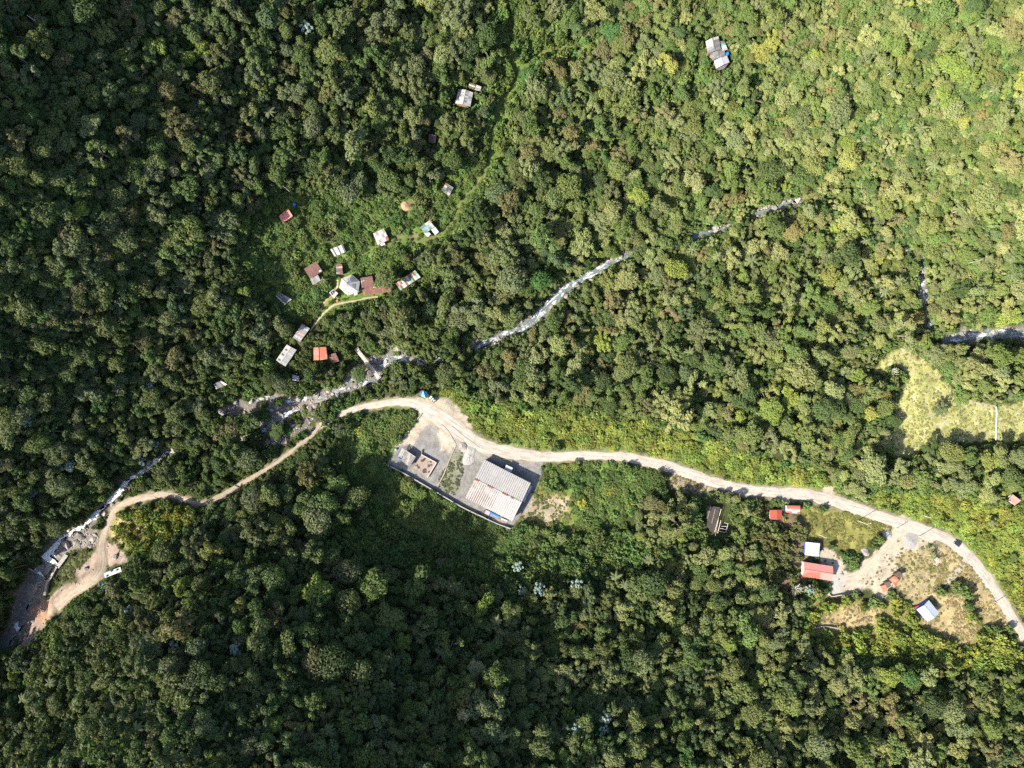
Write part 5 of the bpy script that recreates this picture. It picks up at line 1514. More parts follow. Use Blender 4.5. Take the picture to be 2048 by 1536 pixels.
TREE_KINDS = ['cauli', 'open', 'dome', 'split', 'cauli', 'ragged', 'ragged', 'open', 'dome', 'split', 'ragged', 'open', 'tiers', 'ragged', 'ragged', 'tiers', 'ragged', 'open', 'ragged', 'split']
CROWN = []; TRUNK = []; PROTO = []
proto_col = bpy.data.collections.new('forest_sources')         # sources for the forest object, not linked to the scene
def with_var(me, c):
    a = me.color_attributes.new('leafvar', 'FLOAT_COLOR', 'POINT'); a.data.foreach_set('color', c.astype(np.float32).ravel())
def make_tree_meshes(k, kind, nleaf, size, squash=1.0):
    lob = crown_lobes(100 + k, kind)
    V, F, c = leaf_cloud(500 + k, lob, nleaf, size, squash=squash)
    cm = mesh_np('crown', V, F, M_leaf); with_var(cm, c)
    tb = trunk_geo(k, 1.95, lob)
    tm = mesh_np('trunk', tb.v, tb.f, M_bark)
    return cm, tm, V, F, c, tb
def join_proto(name, V, F, c, tb, col, barkmat=None):
    nv = len(V)
    faces = [tuple(f) for f in F.tolist()] + [tuple(i + nv for i in f) for f in tb.f]
    me = mesh_np(name, np.concatenate([V, np.array(tb.v)]), faces, [M_leaf, barkmat or M_bark], np.concatenate([np.zeros(len(F)), np.ones(len(tb.f))]))
    with_var(me, np.concatenate([c, np.ones((len(tb.v), 4))]))
    o = bpy.data.objects.new(name, me); col.objects.link(o)
    return o
for k, kind in enumerate(TREE_KINDS):
    n = {'cauli': 2400, 'open': 1700, 'dome': 2200, 'split': 1800, 'ragged': 1900, 'tiers': 1700}[kind]
    cm, tm, V, F, c, tb = make_tree_meshes(k, kind, n, .085 if kind != 'dome' else .075)
    CROWN.append(cm); TRUNK.append(tm)
    join_proto('forest_source_%02d' % k, V, F, c, tb, proto_col)
NT = len(TREE_KINDS)

shrub_col = bpy.data.collections.new('shrub_sources')
NS = 6
for k in range(NS):
    r = random.Random(900 + k); lob = []
    n = 6 + k
    for j in range(n):
        a = j * 2.399 + r.uniform(-.4, .4); q = math.sqrt((j + .4) / n) * .75
        lob.append((math.cos(a) * q, math.sin(a) * q, .55 - q * .3 + r.uniform(-.15, .2), r.uniform(.25, .45)))
    V, F, c = leaf_cloud(950 + k, lob, 330 if k < 4 else 240, .15 if k < 4 else .2, up=.5, jit=.6)
    tb = MB().tube([(0, 0, -.4), (0, 0, .4)], [.05, .03], 4)
    join_proto('shrub_source_%02d' % k, V, F, c, tb, shrub_col)
rock_col = bpy.data.collections.new('rock_sources')
ROCKS = []
def rock_mesh(seed, name, mat):
    r = np.random.default_rng(seed)
    # an icosahedron, split once, with uneven planes
    t = (1 + 5 ** .5) / 2
    V = np.array([(-1, t, 0), (1, t, 0), (-1, -t, 0), (1, -t, 0), (0, -1, t), (0, 1, t), (0, -1, -t), (0, 1, -t), (t, 0, -1), (t, 0, 1), (-t, 0, -1), (-t, 0, 1)], float) / 1.9
    F = [(0, 11, 5), (0, 5, 1), (0, 1, 7), (0, 7, 10), (0, 10, 11), (1, 5, 9), (5, 11, 4), (11, 10, 2), (10, 7, 6), (7, 1, 8), (3, 9, 4), (3, 4, 2), (3, 2, 6), (3, 6, 8), (3, 8, 9), (4, 9, 5), (2, 4, 11), (6, 2, 10), (8, 6, 7), (9, 8, 1)]
    V = V * r.uniform(.72, 1.2, (12, 1)) * np.array([r.uniform(.8, 1.25), r.uniform(.7, 1.0), r.uniform(.5, .8)])
    return mesh_np(name, V, F, mat)
for k in range(6):
    me = rock_mesh(40 + k, 'boulder', M_rock if k % 3 else M_rock2); ROCKS.append(me)
    o = bpy.data.objects.new('rock_source_%02d' % k, me); rock_col.objects.link(o)

def scatter(name, col, P, rot, scl, tint, pick, label, cat):
    """one uncountable mass: instances of a few sources on surveyed points"""
    n = len(P)
    me = bpy.data.meshes.new(name); me.vertices.add(n); me.vertices.foreach_set('co', np.asarray(P, np.float32).ravel())
    for nm, ty, arr, key in (('rot', 'FLOAT_VECTOR', rot, 'vector'), ('scl', 'FLOAT_VECTOR', scl, 'vector'), ('tint', 'FLOAT_VECTOR', tint, 'vector'), ('pick', 'INT', pick, 'value')):
        a = me.attributes.new(nm, ty, 'POINT'); a.data.foreach_set(key, np.asarray(arr, np.int32 if ty == 'INT' else np.float32).ravel())
    me.update()
    o = link(name, me); tag(o, label, cat, kind='stuff')
    g = bpy.data.node_groups.new(name, 'GeometryNodeTree')
    g.interface.new_socket('Geometry', in_out='INPUT', socket_type='NodeSocketGeometry'); g.interface.new_socket('Geometry', in_out='OUTPUT', socket_type='NodeSocketGeometry')
    gi = g.nodes.new('NodeGroupInput'); go = g.nodes.new('NodeGroupOutput')
    ip = g.nodes.new('GeometryNodeInstanceOnPoints'); ci = g.nodes.new('GeometryNodeCollectionInfo')
    ci.inputs['Collection'].default_value = col; ci.inputs['Separate Children'].default_value = True; ci.inputs['Reset Children'].default_value = True
    def na(nm, ty):
        x = g.nodes.new('GeometryNodeInputNamedAttribute'); x.data_type = ty; x.inputs['Name'].default_value = nm; return x.outputs['Attribute']
    er = g.nodes.new('FunctionNodeEulerToRotation')
    g.links.new(na('rot', 'FLOAT_VECTOR'), er.inputs[0])
    g.links.new(gi.outputs[0], ip.inputs['Points']); g.links.new(ci.outputs[0], ip.inputs['Instance']); ip.inputs['Pick Instance'].default_value = True
    g.links.new(na('pick', 'INT'), ip.inputs['Instance Index']); g.links.new(er.outputs[0], ip.inputs['Rotation']); g.links.new(na('scl', 'FLOAT_VECTOR'), ip.inputs['Scale'])
    g.links.new(ip.outputs[0], go.inputs[0])
    md = o.modifiers.new('scatter', 'NODES'); md.node_group = g
    return o

# ------------------------------------------------------------------ where things grow (photograph pixels, 2 px cells)
MX0, MY0, MS = -300, -300, 2.0
mw, mh = int((2348 + 300) / MS), int((1836 + 300) / MS)
mx, my = np.meshgrid(MX0 + (np.arange(mw) + .5) * MS, MY0 + (np.arange(mh) + .5) * MS)
WX = mx + (fbm(mx / 30, my / 30, 61, 3) - .5) * 26; WY = my + (fbm(mx / 30, my / 30, 67, 3) - .5) * 26
hard = np.zeros((mh, mw), bool)           # nothing tall may overhang
treep = np.ones((mh, mw)); shrubp = np.full((mh, mw), .55); zone = np.zeros((mh, mw), int)
def paint(poly, tp=None, sp=None, z=None, hd=None, warp=True):
    m = in_poly(WX if warp else mx, WY if warp else my, poly)
    if tp is not None: treep[m] = tp
    if sp is not None: shrubp[m] = sp
    if z is not None: zone[m] = z
    if hd is not None: hard[m] = hd
for p in (SCRUB_A, SCRUB_B): paint(p, .004, 1.0, 1)
paint(SCRUB_C, .016, 1.0, 2); paint(SCRUB_D, .012, .9, 2); paint(SCRUB_J, .35, .7, 0)
paint(SCRUB_E, .022, 1.0, 3); paint(SCRUB_F, .008, .7, 3)
paint(SCRUB_G, .004, .45, 1); paint(SCRUB_H, .008, .42, 1); paint(SCRUB_I, .008, .55, 4); paint(SCRUB_K, .0015, .15, 1)
for p in (FIELD, ): paint(p, 0, .015, 1, True)
for p in (GRASS_N, DRYSTRIP, YARD2, TERR): paint(p, .0004, .07, 1)
for p in (YARD, TENTD, HALLD): paint(p, 0, .035, 1, True)
paint(HALLG, .001, .16, 2); paint(BANK, .002, .2, 1); paint(CUT_A, 0, 0, 1, True)
paint(LOT, 0, 0, 0, True, False); paint(LOTGREEN, 0, .10, 2, True)
for p in (DAMD, DAMPIT, DAMROCK): paint(p, .001, .03, 0, True)
paint(BEDA, .006, .20, 2)
isl = in_poly(mx, my, BEDA) & (fbm(mx / 22, my / 22, 88, 3) > .56); shrubp[isl] = .9; treep[isl] = .03
paint(DAMGRASS, 0, .25, 1, True); paint(BROWNG, .003, .3, 1)
paint(CLEAR, .005, .35, 4); paint(CLEAR2, .004, .35, 4); paint(VILLP, 0, .2, 3); paint(VILLG, .002, .5, 3)
# clearings thin out towards the forest instead of ending at a line
pad = 11
cs = np.cumsum(np.cumsum(np.pad(treep, pad, mode='edge'), 0), 1); cs = np.pad(cs, ((1, 0), (1, 0)))
kk = 2 * pad + 1
bl = (cs[kk:, kk:] - cs[:-kk, kk:] - cs[kk:, :-kk] + cs[:-kk, :-kk]) / kk ** 2
soft = np.minimum(bl, 1) ** 6
treep = np.where((treep > 0) & ~hard, np.maximum(np.minimum(treep, soft + .002), np.minimum(soft, .25) * (treep < .1)), treep)
def line_px(L):
    px, py = project(L[:, 0], L[:, 1], L[:, 3]); k = PXM * (CZ - L[:, 3]) / CZ
    return np.stack([px, py, L[:, 2] / k], 1)
mgx = mx[0]; mgy = my[:, 0]
keepclear = np.zeros((mh, mw), bool)
for L, ex, tp in ((L_road, 4, 0), (L_track, 1.5, 0), (L_drive, 3, 0), (L_side, 2, 0), (L_river, 1, 0), (L_sidech, 1, 0)):
    d, wd = seg_near(mgx, mgy, line_px(L), 40)
    m = d < wd * .5 + ex
    hard |= m; treep[m] = 0; shrubp[m] = 0
    if L is L_road or L is L_track or L is L_drive: keepclear |= d < wd * .5
    m2 = d < wd * .5 + ex + 5
    treep[m2] *= .5
for kp, L in enumerate(L_paths):
    d, wd = seg_near(mgx, mgy, line_px(L), 20); m = d < wd * .5 + (3.5 if kp < 2 else .5)
    keepclear |= d < wd * .5 * (1.1 if kp < 2 else .55)
    hard |= m; treep[m] = 0; shrubp[m] = 0
    treep[d < 12] *= .1
for q in FOOT:
    q = np.array([(p[0], p[1]) for p in q]); c = q.mean(0); m = in_poly(mx, my, [tuple(c + (p - c) * 1.12) for p in q])
    hard |= m; treep[m] = 0; shrubp[m] = 0; keepclear |= m
# crowns that really do hang over the river, the track and roofs in the photograph
OVER = [(1300,500,40),(1345,490,40),(1480,440,26),(1640,405,35),(1700,420,45),(1780,465,40),(1840,500,22),(900,712,24),(935,700,14),(860,716,12),(480,885,45),(420,893,45),(370,900,24),(668,838,11),(650,848,9),(694,826,7),(745,790,1),(1838,630,22),(1866,668,16),(600,820,10),(655,815,9),(520,830,12),(560,800,9)]
for x, y, r in OVER:
    m = np.hypot(mx - x, my - y) < r
    hard[m] = False; keepclear[m] = False; treep[m] = np.maximum(treep[m], .8); shrubp[m] = .5

# only low growth where a tall crown would shade the road, the yards and the roofs (the sun stands to the lower left)
lowonly = np.zeros((mh, mw), bool); bushonly = np.zeros((mh, mw), bool)
for L in (L_road, L_drive, L_side):
    for k in (.5, 1.0):
        q = line_px(L); q[:, 0] += -26 * k; q[:, 1] += 20 * k
        d, wd = seg_near(mgx, mgy, q, 40); lowonly |= d < wd * .5 + 9
for q in FOOT:
    q = np.array([(p[0], p[1]) for p in q]); c = q.mean(0)
    for k in (6, 14, 24, 36): bushonly |= in_poly(mx, my, [tuple(c + (p - c) * 1.1 + np.array((-.85, .53)) * k) for p in q])
    for k in (10, 22, 34, 46): lowonly |= in_poly(mx, my, [tuple(c + (p - c) * 1.15 + np.array((-.8, .6)) * k) for p in q])
for P in (FIELD, YARD, GRASS_N, DRYSTRIP, YARD2, TERR, SCRUB_K, SCRUB_E, SCRUB_F, SCRUB_H, SCRUB_I, SCRUB_D, SCRUB_C, SCRUB_G, DAMD, LOT): lowonly |= in_poly(mx, my, P)
for P in (SCRUB_E, SCRUB_F, SCRUB_A, FIELD):
    for k in (12, 26): lowonly |= in_poly(mx, my, [(p[0] - .85 * k, p[1] + .53 * k) for p in P])

for qc in ((571, 432), (930, 193), (572, 710), (603, 664), (1435, 110)):
    lowonly |= (seg_near(mgx, mgy, [(qc[0], qc[1]), (qc[0] - 88, qc[1] + 55)], 30)[0] < 17)
    bushonly |= (seg_near(mgx, mgy, [(qc[0], qc[1]), (qc[0] - 55, qc[1] + 34)], 30)[0] < 14)

def look(a, px, py):
    i = np.clip(((px - MX0) / MS).astype(int) if isinstance(px, np.ndarray) else int((px - MX0) / MS), 0, mw - 1)
    j = np.clip(((py - MY0) / MS).astype(int) if isinstance(py, np.ndarray) else int((py - MY0) / MS), 0, mh - 1)
    return a[j, i]

# ------------------------------------------------------------------ trees: special ones from the photograph, then the forest
PAL = {
 'olive': (.108, .139, .046), 'dark': (.056, .090, .030), 'mid': (.084, .128, .038), 'grey': (.114, .142, .062), 'brown': (.128, .130, .055),
 'yellow': (.165, .188, .052), 'blue': (.076, .115, .048), 'lime': (.150, .202, .044), 'emerald': (.060, .130, .036), 'silver': (.26, .34, .29), 'cream': (.30, .30, .15), 'pale': (.160, .190, .075)}
def pick_tint(px, py, z):
    u = random.random()
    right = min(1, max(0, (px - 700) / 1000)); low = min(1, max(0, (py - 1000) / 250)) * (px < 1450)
    if z == 3: opts = [('mid', .45), ('lime', .18), ('olive', .2), ('emerald', .12), ('grey', .05)]
    elif z == 2: opts = [('mid', .5), ('lime', .14), ('olive', .2), ('emerald', .1), ('yellow', .06)]
    else:
        opts = [('olive', .34), ('dark', .12 + .12 * low), ('mid', .22), ('grey', .17), ('brown', .06 * (1 - low * .7)), ('yellow', .006 + .022 * right), ('blue', .02 + .04 * low), ('emerald', .008), ('pale', .05 + .30 * right), ('lime', .008 + .022 * right)]  # paler, yellower shares rise to the right, painting in the sun-side brightness
    s = sum(o[1] for o in opts) * u
    for nm, w_ in opts:
        s -= w_
        if s <= 0: break
    c = np.array(PAL[nm]) * random.uniform(.84, 1.18) * np.array([random.uniform(.94, 1.07), 1, random.uniform(.9, 1.1)]) * (1 + right * np.array((.34, .25, .18)))   # sun-side brightening towards the right painted into the leaf tint
    return nm, c

SPECIAL = [  # px, py, radius px, tint, crown kind index, label, category
 (635,1180,33,'lime',0,'large lime-green tree alone in the dark lower forest','tree'),
 (1310,263,14,'lime',2,'small bright lime dome tree in the upper middle forest','tree'),
 (375,117,17,'lime',2,'round lime-green tree glowing in the dark upper left forest','tree'),
 (313,88,22,'lime',3,'two-headed light green tree left of the round lime tree','tree'),
 (1226,62,26,'emerald',0,'broad fresh green tree near the top edge, right of the trail','tree'),
 (1057,152,21,'emerald',8,'dark emerald round tree beside the upper trail','tree'),
 (1176,93,14,'lime',4,'small fresh green tree below the broad top-edge tree','tree'),
 (1219,278,14,'lime',9,'small yellow-green tree in the middle of the upper forest','tree'),
 (153,1328,10,'yellow',9,'small vivid yellow tree in the lower left forest','tree'),
 (130,1474,14,'yellow',3,'vivid yellow-green tree near the lower left corner','tree'),
 (548,1452,18,'lime',4,'yellow-green tree close to the bottom edge, left half','tree'),
 (531,1486,20,'lime',0,'olive-lime tree right at the bottom edge, left half','tree'),
 (953,1338,21,'cream',0,'sunlit cream-topped tree in the dark bottom forest','tree'),  # cream tint paints the sunlight into this crown and the next
 (930,1430,22,'cream',6,'large sunlit pale-topped tree near the bottom edge','tree'),
 (930,1480,17,'lime',5,'vivid green tree just under the pale-topped tree','tree'),
 (1282,1072,13,'yellow',4,'small bright yellow tree right of the bare earth patch','tree'),
 (1278,1292,17,'yellow',0,'yellowish tree in the bottom forest right of centre','tree'),
 (1903,188,24,'lime',3,'vivid lime tree in the upper right forest','tree'),
 (1816,110,18,'yellow',5,'yellow-flowered looking tree in the upper right forest','tree'),
 (1916,125,36,'lime',0,'very large light green tree near the upper right corner','tree'),
 (2012,112,12,'yellow',9,'small yellow tree near the right edge at the top','tree'),
 (1974,918,20,'yellow',4,'vivid yellow-green tree below the long white pole','tree'),
 (1718,750,18,'lime',9,'lime tree at the left edge of the pasture','tree'),
 (1542,822,30,'lime',4,'broad vivid green tree in the forest above the road','tree'),
 (1079,560,25,'emerald',8,'rich green domed tree above the white-water bend','tree'),
 (1106,644,18,'mid',2,'round moss-green tree on the lower bank of the river','tree'),
 (1489,552,18,'lime',6,'bright green tree right of the hidden river stretch','tree'),
 (768,560,24,'olive',0,'leafy tree hanging over the long brown house','tree'),
 (793,604,22,'mid',4,'round light green tree under the striped long shed','tree'),
 (735,633,16,'grey',5,'grey-green tree below the footpath','tree'),
 (1880,818,17,'grey',11,'grey thin-leaved tree standing in the pasture','tree'),
 (1150,930,11,'lime',3,'fresh green tree in the grass right of the large hall','tree'),
 (718,748,19,'mid',0,'green tree on the river island under the footbridge','tree'),
 (450,862,30,'brown',5,'brown-tinged open tree beside the rocky river bed','tree'),
 (553,863,19,'mid',4,'green tree in the middle of the rocky river bed','tree'),
 (612,827,11,'lime',9,'young bright tree on the gravel bank of the river','tree'),
 (206,1172,12,'silver',1,'greyish white tree just below the long white cabin','tree'),
]
SILVER = [(1036,1134),(1046,1182),(1079,1179),(1154,1169),(1212,1438),(1208,1462),(1152,1462),(282,922),(304,889),(63,986),(137,932),(40,845),(280,800),(300,772),(611,53),(256,1226),(470,1300),(345,1295),(1620,1180)]
SILVER_LB = ['highest of the silvery trees under the large hall','left one of the paired silvery trees in the lower forest','right one of the paired silvery trees in the lower forest','silvery tree standing alone right of the silvery pair','upper silvery crown near the bottom edge right of centre',
 'lower silvery crown near the bottom edge right of centre','small silvery tree left of the bottom-edge silvery crowns','silvery tree hanging over the lower left stream','pale silvery tree above the track bend by the stream','silvery tree in the dark slope left of the stream',
 'dim silvery tree above the weir slope','silvery tree near the left edge at mid height','silvery tree in the forest left of the rocky river bed','silvery tree above the rocky bed, highest of that pair','faint silvery tree near the top edge, left half','silvery tree on the sunlit lower left spur',
 'silvery tree far right on the lower left spur','silvery tree in the middle of the lower left spur','pale tree at the edge of the homestead, beside bare branches']
PALMS = [(1388,318),(1946,96),(1956,110),(2005,169),(1790,139),(1849,252),(1926,418),(1989,27),(1912,13),(1733,481),(1715,498),(196,183),(395,314),(538,222),(1161,693),(1385,499),(1436,512),(1460,500),(1303,695),(1380,705),(45,1398),(272,1458),(531,1298),(654,1468),
         (100,1365),(1052,1453),(1006,1474),(1009,1385),(993,1242),(777,1378),(734,1292),(1056,1335),(671,431),(647,559),(1650,505),(1800,560),(1772,582),(1505,520),(1866,1112),(1232,1155),(1250,1170),(1300,1120),(420,1010),(1870,330),(1960,520)]
def far_from(mask, n=24):
    """distance (photograph pixels) to a mask, by growing it cell by cell"""
    d = np.where(mask, 0, n + 1).astype(np.int16); cur = mask.copy()
    for k in range(1, n + 1):
        g = cur.copy(); g[1:] |= cur[:-1]; g[:-1] |= cur[1:]; g[:, 1:] |= cur[:, :-1]; g[:, :-1] |= cur[:, 1:]
        if k % 2: h_ = g.copy(); h_[1:] |= g[:-1]; h_[:-1] |= g[1:]; g = h_ if False else g | (np.roll(np.roll(cur, 1, 0), 1, 1) | np.roll(np.roll(cur, -1, 0), 1, 1) | np.roll(np.roll(cur, 1, 0), -1, 1) | np.roll(np.roll(cur, -1, 0), -1, 1))
        d[g & ~cur] = k; cur = g
    return d * MS
d_hard = far_from(hard); d_clear = far_from(keepclear)
placed = []      # px, py, radius px
grid = {}
def can(px, py, r, f=.50):
    gi, gj = int(px // 60), int(py // 60)
    for a in (gi - 1, gi, gi + 1):
        for b in (gj - 1, gj, gj + 1):
            for (x, y, q) in grid.get((a, b), ()):
                if (x - px) ** 2 + (y - py) ** 2 < (f * (r + q)) ** 2: return False
    return True
def put(px, py, r):
    grid.setdefault((int(px // 60), int(py // 60)), []).append((px, py, r))

TREES = []       # px, py, radius px, tint name, tint, variant, special label
for (px, py, r, tn, kd, lb, ct) in SPECIAL:
    put(px, py, r); TREES.append((px, py, r, tn, np.array(PAL[tn]) * 1.05, kd, lb))
for (px, py) in SILVER: put(px, py, 11)
for (px, py) in PALMS: put(px, py, 9)
dirs = [(math.cos(a), math.sin(a)) for a in np.linspace(0, 2 * math.pi, 9)[:-1]]
# the tall trees that throw shade over the lower pasture
for (px, py, r) in ((1865,897,24),(1905,905,26),(1940,912,25),(2003,905,26),(2040,915,24),(1780,850,22),(1770,815,20),(1772,880,22),(1925,795,17)):
    if can(px, py, r, .5):
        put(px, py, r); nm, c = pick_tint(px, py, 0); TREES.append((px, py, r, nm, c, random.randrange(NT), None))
for (lo, hi, tries) in ((27, 36, 420), (19, 27, 4200), (13, 19, 14000), (8.5, 13, 30000), (5, 8.5, 22000)):
    xs = np.random.default_rng(int(lo * 7)).uniform(-290, 2238, tries); ys = np.random.default_rng(int(lo * 11)).uniform(-200, 1700, tries)
    for px, py in zip(xs, ys):
        r = random.uniform(lo, hi)
        # bigger crowns on the near, higher spur; smaller ones on the upper right slope
        r *= 1.12 if (py > 1080 and px < 1000) else (.92 if (px > 1250 and py < 700) else 1.0)
        p = look(treep, px, py)
        if random.random() > p: continue
        if p < .3 and r > 17: continue
        if r > 10.5 and look(lowonly, px, py): continue
        if r > 5.5 and look(bushonly, px, py): continue
        i_, j_ = int((px - MX0) / MS), int((py - MY0) / MS)
        if d_hard[j_, i_] < .80 * r or d_clear[j_, i_] < 1.08 * r + 1 or not can(px, py, r): continue
        put(px, py, r)
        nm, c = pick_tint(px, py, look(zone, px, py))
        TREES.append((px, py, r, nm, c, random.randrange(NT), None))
print('trees', len(TREES))
tp = np.array([t[:3] for t in TREES], float)
# crown centre sits about 2.15 radii above the ground; solve the sight line for it
rad = tp[:, 2] * PXM
hs = np.random.default_rng(5).uniform(.82, 1.25, len(tp))
tallness = .88 * np.where(rad < 3.0, 1.12, 1.0) * hs * np.where((tp[:, 0] > 1150) & (tp[:, 1] < 960), .78, np.where(tp[:, 0] < 900, 1.06, .95)) * np.where(look(treep, tp[:, 0], tp[:, 1]) < .1, .62, 1.0)
for _ in range(3):
    X, Y, Zc = ray(tp[:, 0], tp[:, 1], gz, rad * 2.2 * tallness)
    rad = tp[:, 2] * PXM * (CZ - Zc) / CZ
BASE = gz(X, Y)
EL = np.random.default_rng(8).uniform(.82, 1.22, len(tp))
ROT = np.random.default_rng(6).uniform(0, 6.283, len(tp))

# landmarks for telling trees apart in words
MARKS = [('the hexagonal house', 699, 569), ('the footbridge', 735, 730), ('the large hall', 995, 985), ('the blue tent', 848, 788), ('the dark blue car', 1912, 1083), ('the pasture pole', 1991, 850), ('the weir', 90, 1130), ('the white cabin', 222, 1145),
         ('the long red building', 1635, 1142), ('the blue-white house', 1855, 1222), ('the silver gabled house', 930, 193), ('the upper right house', 1435, 110), ('the salmon-red hut', 571, 432), ('the striped long shed', 817, 560), ('the skylight house', 572, 710), ('the derelict frame', 1440, 1040),
         ('the track bend', 330, 990), ('the lime tree', 635, 1180), ('the brick-red house', 1552, 1031), ('the pink-roofed house', 2028, 1000), ('the rocky river bed', 580, 830), ('the white-water bend', 1105, 603), ('the right-hand river reach', 1960, 668), ('the upper trail', 1022, 60)]
COLW = {'olive': 'olive green', 'dark': 'dark green', 'mid': 'mid green', 'grey': 'grey-green', 'brown': 'brownish', 'yellow': 'yellow-green', 'blue': 'blue-green', 'lime': 'lime green', 'emerald': 'emerald', 'silver': 'silvery', 'cream': 'pale', 'pale': 'pale green'}
used_labels = {}
def where(px, py):
    n, mx_, my_ = min(MARKS, key=lambda m: (m[1] - px) ** 2 + (m[2] - py) ** 2)
    dx, dy = px - mx_, py - my_; d = math.hypot(dx, dy)
    a = math.degrees(math.atan2(-dy, dx)) % 360
    w_ = ['right of', 'up right of', 'above', 'up left of', 'left of', 'down left of', 'below', 'down right of'][int((a + 22.5) // 45) % 8]
    return ('just ' if d < 70 else 'far ' if d > 260 else '') + w_ + ' ' + n
def tree_label(px, py, r, nm):
    size = 'huge' if r > 27 else 'very large' if r > 24.5 else 'large' if r > 22 else 'mid-sized' if r > 15 else 'small'
    lb = '%s %s tree %s' % (size, COLW[nm], where(px, py))
    return lb[0].lower() + lb[1:]

def tree_object(name, i, cm, tm, label, group, tint, loc, rz, s):
    t = thing(name, label, 'tree', loc, rz, group); t.scale = s
    c = link('crown', cm, t); c['tint'] = [float(v) for v in tint]
    k = link('trunk', tm, t)
    return t
def settle(objs):
    """tell same-worded neighbours apart by how near they stand to their landmark"""
    by = {}
    for o, px, py in objs: by.setdefault(o['label'], []).append((o, px, py))
    words = ['nearest', 'second nearest', 'third nearest', 'fourth nearest', 'fifth nearest', 'sixth nearest', 'seventh nearest', 'eighth nearest', 'ninth nearest', 'tenth nearest'] + [w_ + ' nearest' for w_ in ('eleventh', 'twelfth', 'thirteenth', 'fourteenth', 'fifteenth', 'sixteenth', 'seventeenth', 'eighteenth', 'nineteenth', 'twentieth', 'twenty-first', 'twenty-second', 'twenty-third', 'twenty-fourth', 'twenty-fifth')]
    for lb, L in by.items():
        if len(L) < 2: continue
        m = [q for q in MARKS if lb.endswith(q[0])][0]
        L.sort(key=lambda t: (t[1] - m[1]) ** 2 + (t[2] - m[2]) ** 2)
        for k, (o, px, py) in enumerate(L): o['label'] = lb + ', ' + (words[k] if k < 25 else 'farther off')
inside = (tp[:, 0] > 4) & (tp[:, 0] < 2044) & (tp[:, 1] > 4) & (tp[:, 1] < 1532)
spec = np.array([t[6] is not None for t in TREES])
order = np.argsort(-(tp[:, 2] + 1000 * spec) * inside)
indiv = set(order[:300 + 0].tolist())
TL = []
for i in sorted(indiv):
    px, py, r, nm, c, kd, lb = TREES[i]
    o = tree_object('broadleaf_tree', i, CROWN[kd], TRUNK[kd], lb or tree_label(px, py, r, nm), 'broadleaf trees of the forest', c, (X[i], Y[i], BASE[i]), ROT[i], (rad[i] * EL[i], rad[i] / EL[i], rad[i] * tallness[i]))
    if lb is None: TL.append((o, px, py))
settle(TL)
rest = np.array([i for i in range(len(TREES)) if i not in indiv])
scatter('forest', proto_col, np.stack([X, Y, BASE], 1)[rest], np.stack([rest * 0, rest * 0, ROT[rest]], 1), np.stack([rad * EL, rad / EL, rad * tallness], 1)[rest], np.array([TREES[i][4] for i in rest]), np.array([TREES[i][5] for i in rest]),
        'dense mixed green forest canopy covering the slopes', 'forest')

# silvery trees
SCR = []
for k in range(3):
    lob = crown_lobes(300 + k, 'rosette')
    V, F, c = leaf_cloud(320 + k, lob, 700, .13, up=.8, jit=.35)
    cm = mesh_np('crown', V, F, M_leaf); with_var(cm, c)
    tb = trunk_geo(330 + k, 2.0, lob, .045); SCR.append((cm, mesh_np('trunk', tb.v, tb.f, M_palebark)))
for k, (px, py) in enumerate(SILVER):
    r = random.uniform(2.3, 3.1)
    x, y, zc = [float(v) for v in ray(px, py, gz, r * 2.9)]
    tree_object('silvery_tree', k, *SCR[k % 3], SILVER_LB[k], 'silvery-leaved trees', np.array(PAL['silver']) * random.uniform(.8, 1.15), (x, y, float(gz(x, y))), random.uniform(0, 6), (r, r, r * 1.25))

# palms: a slim trunk and a star of fronds, each frond its own mesh
def frond_mesh(seed):
    r = random.Random(seed); V = []; F = []
    n = 7
    for i in range(n + 1):
        f = i / n; x = f * 1.0; z = .42 * f - .62 * f * f
        wd = .16 * math.sin(math.pi * min(1, f * .92 + .08)) ** .7
        V += [(x, -wd, z - wd * .55), (x, 0, z), (x, wd, z - wd * .55)]
    for i in range(n):
        for k in range(2): F.append((3 * i + k, 3 * i + k + 1, 3 * i + 3 + k + 1, 3 * i + 3 + k))
    me = mesh_np('frond', V, F, M_leaf); rr = np.random.default_rng(seed)
    c = np.ones((len(V), 4)); c[:, :3] = rr.uniform(.8, 1.2, (len(V), 1)); with_var(me, c)
    return me
FR = [frond_mesh(k) for k in range(4)]
PL = []
for k, (px, py) in enumerate(PALMS):
    L = random.uniform(2.5, 3.4); h = random.uniform(8.5, 12.5)
    if (px, py) in ((671,431),(647,559),(1866,1112)): L, h = 2.0, 3.2
    x, y, zc = [float(v) for v in ray(px, py, gz, h)]
    t = thing('palm_tree', 'star-shaped palm %s' % where(px, py), 'palm tree', (x, y, float(gz(x, y))), random.uniform(0, 6), 'palm trees in the forest')
    PL.append((t, px, py))
    lean = random.uniform(-.6, .6)
    MB().tube([(lean, 0, -.5), (lean * .4, 0, h * .5), (0, 0, h)], [.2, .16, .12], 7).build('trunk', M_palebark, t)
    col = np.array((.125, .150, .062)) * random.uniform(.8, 1.25)
    nf = random.randint(9, 12)
    for j in range(nf):
        o = link('frond', FR[(j + k) % 4], t); o['tint'] = [float(v) for v in col * random.uniform(.85, 1.15)]
        o.location = (0, 0, h - .05); o.rotation_euler = (0, random.uniform(-.25, .45), 6.283 * j / nf + random.uniform(-.2, .2)); s = L * random.uniform(.85, 1.1); o.scale = (s, s, s)

settle(PL)

